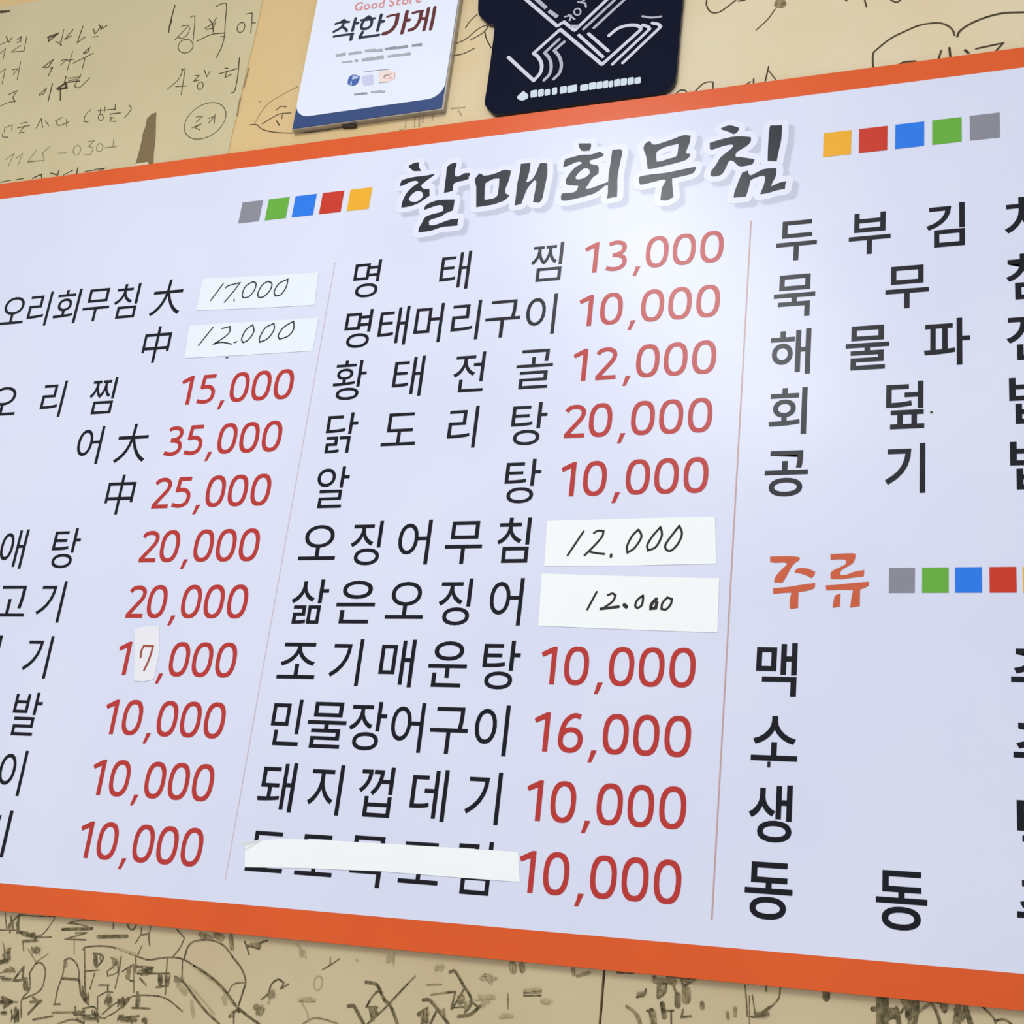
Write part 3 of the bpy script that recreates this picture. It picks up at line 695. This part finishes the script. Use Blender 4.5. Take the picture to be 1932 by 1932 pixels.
scrawl([[(1220, 870), (1215, 935)], [(1285, 860), (1282, 925)], [1.5, (1318, 850), (1315, 920)], [(1345, 830), (1342, 890)], [(1420, 830), (1410, 880)], [(1550, 790), (1650, 782)], [(1600, 800), (1625, 840)], [(1175, 945), (1205, 950)]], PQ, 0.0014, m_ink3)

BA = (0, 1680, 3.864)
scrawl([[(140, 178), (260, 188), (400, 190), (380, 230), (300, 325), (180, 332), (140, 295)], [2.0, (60, 270), (100, 215), (135, 182)], [2.4, (135, 185), (130, 288)], [(0, 288), (60, 290), (130, 290)], [2.6, (170, 318), (262, 342)], [(250, 342), (375, 340)], [1.5, (175, 372), (245, 362)], [(165, 370), (172, 440)], [(38, 168), (48, 280)]], BA)
scrawl([[(700, 218), (600, 216), (490, 240), (560, 245), (640, 262)], [2.6, (455, 284), (670, 278)], [1.2, (550, 310), (640, 308), (470, 355), (625, 361)], [3.2, (715, 338), (925, 334)]], BA, m=m_ink)
scrawl([[(540, 362), (540, 462)], [(0, 600), (60, 590), (100, 570), (70, 555)], [1.5, (230, 430), (265, 460), (290, 430), (262, 412)], [(205, 430), (250, 500), (262, 522)], [(262, 522), (350, 462)], [(20, 380), (30, 420)]], BA, m=m_ink2)
scrawl([[(605, 432), (620, 415), (700, 405), (800, 410), (900, 440), (1000, 480), (1080, 505), (1180, 492), (1260, 488), (1340, 505), (1450, 570)], [1.6, (1450, 570), (1560, 650), (1640, 730), (1720, 840), (1800, 910), (1890, 975)], [(615, 425), (618, 570), (620, 720), (642, 830)]], BA, 0.0017)
scrawl([[(1400, 545), (1500, 620), (1600, 700), (1700, 830)], [(1640, 770), (1650, 830)], [(850, 420), (1000, 470)]], BA, 0.0024, m_ink3)
scrawl([[(825, 240), (825, 278)], [1.6, (928, 250), (945, 280), (975, 282), (992, 252)], [(1032, 268), (1025, 320), (988, 382)], [(1097, 265), (1085, 340), (1090, 402)], [1.4, (1028, 325), (1070, 318), (1085, 310)], [0.8, (1035, 400), (1005, 470)]], BA)
scrawl([[(1290, 285), (1345, 347), (1310, 420), (1258, 487)], [1.3, (1340, 505), (1370, 410), (1420, 370), (1500, 360), (1570, 370), (1640, 410), (1700, 490), (1760, 570), (1790, 660), (1770, 740), (1740, 835)], [0.9, (1785, 670), (1700, 685), (1660, 755)], [(1330, 500), (1326, 645)]], BA, 0.0015)
scrawl([[1.5, (1275, 628), (1340, 672), (1420, 780), (1500, 880), (1600, 975)], [1.8, (1672, 920), (1720, 875), (1742, 882)], [(1705, 880), (1703, 975)]], BA, 0.0017)
scrawl([[3.5, (1300, 690), (1350, 745)], [2.2, (1395, 810), (1408, 915)], [2.4, (1625, 780), (1640, 820)], [(1380, 690), (1470, 790), (1560, 900)]], BA, 0.0018, m_ink3)
scrawl([[(472, 508), (455, 620), (420, 720), (398, 832)], [(468, 510), (510, 495), (555, 530), (577, 600), (572, 650)], [1.6, (450, 640), (575, 650)], [1.4, (577, 650), (592, 760), (645, 830)], [1.3, (600, 700), (610, 780)]], BA, 0.0017)
scrawl([[(220, 595), (260, 535), (300, 530), (328, 572), (325, 640), (290, 730), (170, 792)], [(215, 600), (215, 720), (158, 795), (155, 925)], [1.6, (98, 655), (172, 555), (168, 640), (205, 720)], [1.5, (240, 780), (285, 815), (205, 900)], [1.2, (20, 470), (50, 520), (75, 420)], [1.3, (0, 535), (50, 510)], [2.2, (15, 780), (85, 812), (30, 850)], [2.0, (90, 925), (130, 880), (130, 950)]], BA, 0.0017)
scrawl([[2.6, (690, 465), (695, 545)], [1.6, (680, 458), (740, 470), (748, 505), (702, 562)], [(620, 590), (722, 580)], [(690, 600), (655, 718)], [(810, 490), (840, 500), (830, 550), (780, 590), (785, 625), (850, 600), (862, 560)], [1.1, (884, 480), (865, 600), (838, 712)], [(720, 690), (795, 690)], [(715, 772), (775, 740), (822, 742)], [(710, 780), (712, 872)], [1.4, (785, 700), (785, 740)]], BA, 0.0013)
scrawl([[(890, 592), (965, 540), (935, 600), (942, 650), (965, 660)], [(975, 540), (975, 742)], [1.8, (990, 555), (1060, 560), (1112, 562), (1080, 600), (1030, 612)], [(990, 490), (990, 600)], [1.2, (1000, 606), (1235, 605)], [(1220, 490), (1212, 600)], [2.2, (1160, 620), (1165, 700)], [1.3, (1140, 705), (1225, 695), (1238, 620)], [(1210, 700), (1205, 757)], [1.3, (1020, 640), (1065, 690)]], BA, 0.0014)
scrawl([[(745, 902), (830, 830), (920, 790), (1000, 765), (1150, 770), (1230, 800), (1330, 882)], [(780, 918), (850, 880), (930, 800)], [3.0, (870, 805), (900, 835), (935, 790)], [2.4, (1002, 745), (996, 850)], [1.3, (960, 855), (1092, 861)], [1.3, (540, 905), (660, 912)], [1.6, (548, 850), (548, 905)], [(600, 862), (690, 850), (722, 920), (772, 932)], [1.2, (690, 880), (715, 960)], [(420, 972), (530, 940), (612, 972)], [(612, 910), (612, 972)], [1.4, (870, 932), (1012, 915)], [(960, 915), (960, 972)], [1.2, (240, 942), (382, 915)], [2.0, (1040, 940), (1065, 968)], [(390, 830), (440, 828)]], BA, 0.0015)
scrawl([[2.2, (1460, 320), (1525, 345)], [3.0, (1570, 322), (1615, 350)], [2.4, (1682, 335), (1692, 418)], [1.0, (380, 890), (530, 888)], [(560, 930), (600, 960)], [2.6, (790, 770), (795, 830)], [2.5, (940, 580), (930, 630)], [3.0, (1050, 575), (1070, 600)], [2.5, (1860, 850), (1905, 880)]], BA, 0.0022, m_ink2)
BB = (450, 1730, 3.864)
scrawl([[1.2, (45, 180), (58, 215), (77, 275)], [1.4, (60, 218), (110, 205), (210, 172)], [1.0, (95, 215), (150, 235), (160, 200)], [1.2, (165, 602), (215, 560), (240, 490), (290, 455), (330, 480), (308, 522), (362, 490)], [0.8, (610, 385), (670, 350), (737, 305)], [0.8, (670, 293), (667, 350)]], BB, 0.0015)
scrawl([ell(580, 482, 30, 52, 0.15), [1.4, (215, 632), (240, 565)], [(120, 660), (158, 716), (190, 670), (130, 655)], [1.4, (420, 200), (470, 250), (490, 300)], [(450, 600), (500, 700), (510, 760)], [1.5, (530, 600), (550, 615)], [1.4, (860, 312), (866, 318)], [(1085, 330), (1135, 270), (1130, 350)], [2.5, (1440, 380), (1490, 360)], [(1820, 420), (1840, 480)], [(1750, 570), (1820, 600)]], BB, 0.0016, m_ink3)
scrawl([[1.7, (930, 475), (1000, 490), (1030, 530), (1060, 600), (1100, 640), (1130, 700), (1157, 780)], [(1230, 490), (1160, 565), (1090, 640), (1040, 690), (940, 780)], [(1005, 550), (975, 580), (932, 655), (1010, 660)], [2.2, (962, 665), (978, 745)], [1.5, (985, 670), (1010, 700)], [(1002, 545), (1035, 540)], [1.8, (800, 650), (840, 650), (880, 720), (912, 780)]], BB, 0.0020)
scrawl([[(470, 778), (540, 740), (620, 745), (722, 778)], [(1230, 490), (1290, 430)], [(1370, 495), (1480, 492)], [(1400, 568), (1510, 552)]], BB, 0.0016, m_ink2)
scrawl([[1.5, (1540, 402), (1580, 398), (1640, 500), (1690, 580), (1690, 640), (1652, 692)], [(1640, 530), (1600, 600), (1555, 672)], [(1510, 552), (1580, 545), (1565, 610), (1550, 670)], [0.6, (1560, 662), (1650, 656)], [1.6, (1602, 725), (1690, 710), (1762, 648)], [(1700, 620), (1742, 652)], [1.6, (1345, 605), (1390, 605), (1440, 660), (1530, 780)], [2.0, (1312, 710), (1370, 672), (1345, 740), (1340, 780)], [1.2, (1440, 690), (1398, 780)], [2.6, (1360, 700), (1370, 760)]], BB, 0.0020)
BC = (900, 1750, 3.864)
scrawl([[(340, 497), (465, 495)], [0.6, (345, 450), (346, 492)], [0.7, (225, 480), (225, 590)], [1.4, (1165, 507), (1215, 490), (1232, 450)], [2.0, (1290, 360), (1310, 400), (1380, 410)], [1.6, (1380, 400), (1370, 470), (1322, 512), (1320, 405)], [2.6, (1325, 420), (1322, 505)], [1.4, (1420, 385), (1450, 475)], [4.0, (1462, 492), (1462, 565)], [1.3, (1492, 380), (1500, 430), (1570, 392)], [3.2, (1350, 555), (1365, 650)], [4.0, (1272, 610), (1288, 700)], [1.6, (1240, 606), (1290, 612)], [1.1, (1375, 607), (1432, 605)], [1.0, (1415, 612), (1416, 700)], [1.2, (1502, 600), (1490, 652), (1562, 645)], [1.4, (1020, 327), (1140, 333)], [1.6, (1385, 352), (1590, 378)]], BC, 0.0015)
scrawl([[3.0, (1525, 460), (1525, 525)], [(1090, 575), (1150, 620), (1187, 703)], [1.2, (1170, 640), (1190, 700)], [1.5, (1640, 552), (1642, 585)], [1.2, (1880, 590), (1882, 640)], [1.0, (1825, 620), (1830, 660)], [2.5, (255, 270), (265, 310)], [2.0, (325, 275), (330, 310)], [1.5, (60, 350), (100, 390)], [(345, 470), (460, 468)], [1.4, (1300, 375), (1330, 395)], [1.2, (700, 305), (705, 340)], [1.0, (730, 352), (820, 330)], [2.5, (1400, 380), (1430, 395)]], BC, 0.0030, m_ink2)
BD = (1400, 1680, 3.632)
scrawl([[(20, 650), (30, 760), (35, 860), (110, 866), (190, 805), (250, 740), (262, 665)], [2.0, (110, 860), (190, 800)], [0.6, (50, 722), (50, 915)], [0.8, (70, 715), (92, 860)], [5.0, (577, 700), (577, 735)], [1.0, (165, 658), (165, 690)]], BD, 0.0014)
scrawl([[3.6, (948, 735), (950, 930)], [1.8, (990, 740), (988, 930)], [2.0, (895, 812), (1060, 822), (1078, 930)], [0.8, (985, 892), (1042, 870)], [1.6, (1206, 755), (1196, 850), (1180, 930)], [1.3, (1300, 775), (1335, 840), (1362, 930)], [2.2, (1370, 775), (1386, 820)], [2.2, (1527, 790), (1572, 930)], [0.7, (1650, 800), (1720, 870), (1742, 930)], [0.9, (1735, 892), (1800, 885), (1862, 930)], [1.0, (1085, 740), (1210, 750), (1350, 768)], [0.9, (1090, 835), (1110, 800)]], BD, 0.0022)
scrawl([[(1110, 760), (1148, 830), (1158, 930)], [0.9, (1480, 790), (1478, 860), (1452, 930)], [0.5, (1210, 830), (1290, 772)], [0.8, (1160, 760), (1175, 850)], [1.1, (1470, 870), (1530, 850)]], BD, 0.0056, m_ink2)

# rubbed, hatched patches of ink between the words
def smudges(boxes, zo, m, n=7, w=0.0011):
    rnd = random.Random(len(boxes) * 31 + zo[0])
    st = []
    for (x, y, rx, ry) in boxes:
        for _ in range(n):
            a, b = x + rnd.uniform(-1, 1) * rx, y + rnd.uniform(-0.6, 0.6) * ry
            l = rnd.uniform(0.3, 0.9)
            if ry >= rx * 0.7: st.append([rnd.uniform(.5, 1.6), (a - 2, b - l * ry), (a + rnd.uniform(-4, 4), b), (a + rnd.uniform(-5, 5), b + l * ry)])
            else: st.append([rnd.uniform(.5, 1.6), (a - l * rx, b + 2), (a, b + rnd.uniform(-3, 3)), (a + l * rx, b + rnd.uniform(-5, 5))])
    return hand(wall, 'ink_smudge', st, zo, WY - 0.0002, w, m, sub=2)
smudges([(100, 250, 35, 45), (200, 312, 45, 14), (220, 367, 35, 9), (50, 470, 36, 42), (30, 515, 28, 16), (80, 585, 28, 16)], BA, m_ink1)
smudges([(145, 650, 40, 22), (182, 700, 18, 42), (265, 808, 36, 22), (25, 812, 55, 18), (115, 895, 32, 50), (22, 890, 20, 10), (40, 640, 30, 14)], BA, m_ink1)
smudges([(706, 500, 30, 38), (622, 790, 22, 42), (578, 885, 36, 22), (790, 800, 24, 22), (895, 808, 36, 34), (1055, 585, 42, 20), (655, 930, 40, 9)], BA, m_ink1)
smudges([(1005, 805, 16, 42), (1165, 660, 16, 42), (1212, 650, 13, 38), (882, 928, 20, 18), (962, 942, 48, 14), (1052, 950, 20, 18), (698, 908, 24, 28)], BA, m_ink1)
smudges([(1500, 335, 24, 14), (1592, 335, 28, 17), (1690, 380, 11, 42), (1858, 395, 38, 22), (1890, 862, 28, 26), (1692, 905, 18, 14), (1302, 648, 22, 14), (480, 530, 8, 20), (260, 440, 30, 22), (845, 530, 20, 26)], BA, m_ink2, 8)
smudges([(985, 690, 24, 28), (1362, 725, 28, 34), (1480, 700, 20, 28), (1620, 600, 26, 34), (1670, 640, 18, 28), (235, 570, 24, 30), (150, 690, 26, 20)], BB, m_ink2, 8)
smudges([(470, 265, 22, 26), (1105, 310, 24, 28), (1460, 370, 26, 22), (1795, 590, 46, 20), (1830, 450, 20, 24), (500, 600, 40, 14)], BB, m_ink3, 7)
smudges([(1330, 385, 40, 22), (1345, 450, 24, 40), (1525, 490, 20, 34), (1540, 390, 32, 16), (1285, 650, 18, 42), (1195, 485, 24, 16)], BC, m_ink2, 8)
smudges([(75, 365, 40, 26), (60, 540, 34, 30), (260, 290, 22, 24), (400, 460, 46, 20), (210, 640, 34, 18), (500, 540, 30, 18)], BC, m_ink3, 8)
smudges([(955, 830, 24, 80), (1040, 850, 36, 40), (1160, 820, 34, 60), (1490, 860, 34, 40), (1385, 800, 16, 26), (130, 850, 36, 16)], BD, m_ink1, 9, 0.0014)

# ------------------------------------------------------------------ white plaque
PF = WALL_Y - 0.0085
zp = lambda pts: [at(x, y, PF) for x, y in pts]
pl, pr_ = at(551, 240, PF)[0], at(835.5, 208, PF)[0]
pb = 0.5 * (at(551, 240, PF)[1] + at(835, 210, PF)[1]) 
pt = pb + 0.30
plaque = thing('shop_plaque', 'white award plaque with blue foot and Korean lettering above the menu board', 'plaque', (0.5 * (pl + pr_), PF, pb))
slab('metal_body', [rect(pl, pr_, pb, pt)], PF + 0.0008, WALL_Y - 0.0002, m_silver, plaque)
slab('blue_plate', [rect(pl + 0.0008, pr_ - 0.0022, pb + 0.0014, pt - 0.001)], PF + 0.0002, PF + 0.001, m_pblue, plaque)
def rounded(x0, x1, z0, z1, r, n=8):
    pts = []
    for cx_, cz_, a0 in ((x1 - r, z1 - r * .2, 0), (x0 + r, z1 - r * .2, 90), (x0 + r, z0 + r, 180), (x1 - r, z0 + r, 270)):
        rr = r if a0 >= 180 else r * .2
        for i in range(n + 1):
            a = math.radians(a0 + 90 * i / n)
            pts.append((cx_ + r * math.cos(a), cz_ + rr * math.sin(a)))
    return pts
slab('white_plate', [rounded(pl + 0.0006, pr_ - 0.002, pb + 0.0165, pt - 0.002, 0.020)], PF - 0.0004, PF + 0.0006, m_plaque, plaque)
LY = PF - 0.0006
PZ = (620, 0, 8.782)
def pstroke(strokes, w, m, name='lettering'):
    return hand(plaque, name, strokes, PZ, LY, w, m)
W8 = 0.0032
pstroke([[1.0, (115, 395), (200, 372), (340, 362)], [1.0, (205, 362), (250, 330), (290, 360)], [1.1, (255, 385), (200, 460), (85, 525)], [1.1, (240, 450), (290, 490), (300, 512)], [1.2, (448, 305), (420, 400), (395, 508)], [1.3, (430, 385), (485, 382)], [1.0, (85, 605), (250, 580), (405, 562)], [1.4, (385, 565), (370, 655)]], W8, m_pnavy)
pstroke([[1.0, (535, 335), (640, 318), (765, 302)], [1.1, (610, 305), (665, 272), (700, 300)], [1.2, (580, 340), (545, 420), (555, 475), (640, 470), (700, 420), (715, 345), (700, 318), (600, 330)], [1.3, (872, 245), (840, 380), (810, 505)], [1.4, (850, 360), (910, 352)], [1.3, (562, 535), (525, 600), (520, 630)], [1.1, (520, 622), (680, 602), (835, 578)]], W8, m_pnavy)
pstroke([[1.0, (972, 275), (1060, 250), (1165, 235)], [1.6, (1145, 240), (1120, 380), (1050, 490), (960, 545), (905, 558)], [1.5, (1300, 190), (1265, 350), (1215, 545)], [1.4, (1285, 335), (1335, 332)]], W8, m_pmaroon)
pstroke([[1.1, (1395, 215), (1470, 195), (1560, 182)], [1.5, (1540, 190), (1505, 340), (1430, 460), (1335, 500)], [1.3, (1530, 310), (1600, 305)], [1.4, (1655, 140), (1620, 320), (1580, 495)], [1.4, (1760, 122), (1725, 320), (1690, 480)]], W8, m_pmaroon)
# pink English line, mostly above the picture's edge
def ptext(txt, px, py, h_px, slope_to, m, name='lettering', sx=1.0):
    f = Flat(LY)
    a = Vector(at(px, py, LY)); b = Vector(at(*slope_to, LY))
    adv = 0.0; tot = []
    for ch in txt:
        if ch == ' ': adv += 0.3; continue
        v, fc = glyph(ch, 0.012)
        x0 = min(p[0] for p in v); x1 = max(p[0] for p in v)
        tot.append((v, fc, adv - x0)); adv += (x1 - x0) + 0.09
    sc = (b - a).length / adv; hd = (b - a).normalized(); up = Vector((0, 1))
    top = Vector(at(px, py - h_px, LY)); vs_ = (top - a).length / 0.74
    for v, fc, dx in tot:
        f.add([tuple(a + hd * ((p[0] + dx) * sc) + up * (p[1] * vs_)) for p in v], fc)
    return f.build(name, m, plaque)
ptext('Good', 668, 20.5, 15.5, (726, 13.5), m_ppink)
ptext('Store', 733, 12.0, 15.5, (797, 3.5), m_ppink)
def pblock(quads, m, name='lettering'):
    z = zoomed(*PZ, LY); f = Flat(LY)
    for q in quads: f.poly([z(q)])
    return f.build(name, m, plaque)
def chips(x0, y0, x1, y1, hgt, n):
    out = []
    for i in range(n):
        a = x0 + (x1 - x0) * i / n; b = x0 + (x1 - x0) * (i + 0.95) / n
        ya = y0 + (y1 - y0) * i / n; yb = y0 + (y1 - y0) * (i + 0.95) / n
        k = hgt * (0.8 + 0.2 * ((i * 7) % 3) / 2)
        out.append([(a, ya), (b, yb), (b, yb - k), (a, ya - k)])
    return out
pblock(chips(115, 945, 285, 922, 55, 3) + chips(330, 912, 555, 885, 48, 4) + chips(600, 862, 895, 855, 52, 5), m_pgrey)
pblock(chips(935, 832, 1318, 792, 50, 6) + chips(1380, 775, 1550, 760, 48, 3), m_pgrey2)
pblock(chips(215, 1045, 395, 1030, 30, 3) + chips(430, 1028, 490, 1022, 52, 1) + chips(548, 1020, 915, 975, 62, 6), m_pgrey)
pblock(chips(975, 955, 1360, 912, 48, 6), m_pgrey)
pblock(chips(422, 1582, 645, 1560, 38, 4), m_pgrey2)
pblock(chips(700, 1545, 938, 1530, 42, 4), m_pgrey)
zq = zoomed(*PZ, LY)
f = Flat(LY); f.poly([smooth(zq([(312, 1395), (322, 1320), (350, 1262), (405, 1238), (470, 1245), (518, 1270), (505, 1330), (480, 1380), (440, 1412), (395, 1422), (345, 1408)]))]); em = f.build('emblem', m_plogo, plaque, 'round blue leaf-like emblem'); em['base'] = tuple(plaque['base'])
f = Flat(LY - 0.0001); f.poly([smooth(zq([(388, 1318), (395, 1260), (430, 1250), (490, 1268), (490, 1292), (440, 1310)]))]); f.poly([zq([(350, 1400), (372, 1345), (384, 1340), (384, 1412)])]); f.build('emblem_highlight', m_plogo2, em)
f = Flat(LY); f.poly([smooth(zq([(545, 1270), (620, 1250), (735, 1235), (740, 1330), (735, 1398), (660, 1410), (580, 1412), (560, 1360)]))]); f.build('lettering', m_pleaf, plaque)
f = Flat(LY); f.poly([zq([(835, 1180), (1000, 1150), (1045, 1200), (1110, 1195), (1105, 1300), (985, 1355), (835, 1370)])]); f.build('lettering', m_ppeach, plaque)
pstroke([[(590, 1192), (800, 1165), (1000, 1145)], [0.8, (840, 1372), (985, 1358)]], 0.0009, m_pgrey2)
pstroke([[(915, 1290), (930, 1250), (985, 1240), (1040, 1215)], [(925, 1295), (1045, 1300)], [(985, 1240), (1040, 1290)], [(1090, 1205), (1090, 1295)]], 0.0009, m_ppink)
# small dark clip under the plaque
zc = zoomed(*PQ, WALL_Y - 0.004)
c_ = zc([(752, 906), (852, 906), (846, 922), (754, 926)])
clip = slab('mounting_clip', [c_], WALL_Y - 0.004, WALL_Y + 0.0002, m_clip)
clip['label'] = 'small dark clip on the wall under the lower edge of the white plaque'; clip['category'] = 'clip'

# ------------------------------------------------------------------ navy sign
NF = WALL_Y - 0.0055
NS = (850, 0, 3.864)
zn = zoomed(*NS, NF)
low = zn([(203, -10), (203, 95), (235, 135), (270, 168), (318, 178), (318, 230), (300, 380), (272, 590), (250, 740), (262, 780), (300, 820), (350, 832), (600, 803), (900, 762), (1200, 722), (1480, 688), (1560, 668), (1612, 632), (1640, 575), (1652, 470), (1670, 250), (1692, 20)])
tz = max(low[0][1], low[-1][1]) + 0.13
out = smooth(low, closed=False, corner=60, sub=4) + [(low[-1][0], tz - 0.02), (low[-1][0] - 0.02, tz), (low[0][0] + 0.02, tz), (low[0][0], tz - 0.02)]
sign = thing('emblem_sign', 'dark navy sign with silver interlocking line emblem beside the white plaque', 'sign', (0.5 * (low[0][0] + low[-1][0]), NF, min(p[1] for p in low)))
slab('sign_plate', [out], NF, WALL_Y - 0.0002, m_navy, sign, bevel=0.0012, m_edge=m_navyedge)
NL = NF - 0.0004
def line(strokes, w, m=m_sline, name='emblem_line', caps=True):
    f = Flat(NL); z = zoomed(*NS, NL)
    for st in strokes:
        k = 1.0
        if isinstance(st[0], (int, float)): k = st[0]; st = st[1:]
        pts = smooth(z(list(st)), closed=False, corner=42, sub=5) if len(st) > 2 else z(list(st))
        # straight runs and corners: one strip per smooth run
        run = [pts[0]]
        for i in range(1, len(pts)):
            run.append(pts[i])
            if i < len(pts) - 1:
                a = Vector(pts[i]) - Vector(pts[i - 1]); b = Vector(pts[i + 1]) - Vector(pts[i])
                if a.length > 1e-9 and b.length > 1e-9 and a.angle(b) > math.radians(42):
                    f.ribbon(run, w * k); f.disc(pts[i], w * k / 2, 4); run = [pts[i]]
        f.ribbon(run, w * k)
        if caps: f.disc(pts[0], w * k / 2, 12); f.disc(pts[-1], w * k / 2, 12)
    return f.build(name, m, sign)
LW = 0.0043
line([[(500, -50), (560, 5), (778, 190)], [(778, 190), (826, 160)], [(826, 160), (905, 222), (1200, -60)]], LW)
line([[1.1, (600, -30), (698, 60)], [1.1, (716, 78), (780, 124)]], LW, m_sline2, caps=False)
line([[(970, 212), (1260, -60)], [(1046, 202), (1330, -60)]], LW * 0.85, m_sline2)
line([[(605, 388), (800, 214), (1104, 470), (1385, 218)], [(1385, 218), (1388, 200), (1350, 184), (1290, 186), (1220, 208), (1156, 258)], [(605, 388), (640, 418), (664, 470), (655, 530), (607, 588)], [(607, 588), (422, 418)]], LW)
line([[(686, 384), (792, 286)], [(686, 384), (720, 425), (734, 480), (722, 540), (682, 584)], [(756, 368), (828, 306)], [(756, 368), (792, 412), (808, 470), (795, 530), (752, 576)]], LW * 0.9, m_sline2)
line([[(936, 256), (1110, 414)], [(1006, 246), (1150, 372)], [(1180, 468), (1452, 212)], [(1452, 212), (1440, 196), (1402, 182)], [(1256, 458), (1532, 196)], [(1532, 196), (1515, 178), (1472, 168)]], LW * 0.9, m_sline)
line([[0.6, (1398, 118), (1465, 128), (1536, 120)]], LW, m_sline2)
line([[0.45, *ell(925, 86, 24, 24)], [0.55, (930, 14), (980, 22), (988, 50)], [0.5, (955, 12), (1000, -15)], [0.5, (832, 122), (880, 112), (868, 150)], [0.5, (860, 108), (905, 140)], [0.8, (880, 190), (930, 190)]], LW, m_sline2, 'emblem_lettering')
f = Flat(NL); z = zoomed(*NS, NL)
f.poly([smooth(z([(484, 706), (505, 685), (530, 662), (565, 690), (562, 718), (525, 733), (495, 725)]))])
f.build('diamond_mark', m_stext, sign)
f = Flat(NL)
xs = [(583, 632), (638, 680), (686, 726), (740, 777), (797, 848), (853, 923), (945, 1003), (1008, 1060), (1064, 1108), (1113, 1150), (1154, 1186), (1193, 1235), (1240, 1286), (1291, 1336), (1341, 1387)]
for i, (a, b) in enumerate(xs):
    g = lambda x: 712 - (x - 585) * 0.131
    t_ = 52 if i % 4 != 2 else 46
    f.poly([smooth(z([(a + 5, g(a)), (b - 5, g(b)), (b, g(b) - 8), (b, g(b) - t_ + 8), (b - 6, g(b) - t_), (a + 6, g(a) - t_), (a, g(a) - t_ + 10), (a, g(a) - 8)]), corner=30)])
f.build('lettering', m_stext, sign)

for o in list(scene.objects):
    if 'base' in o: del o['base']
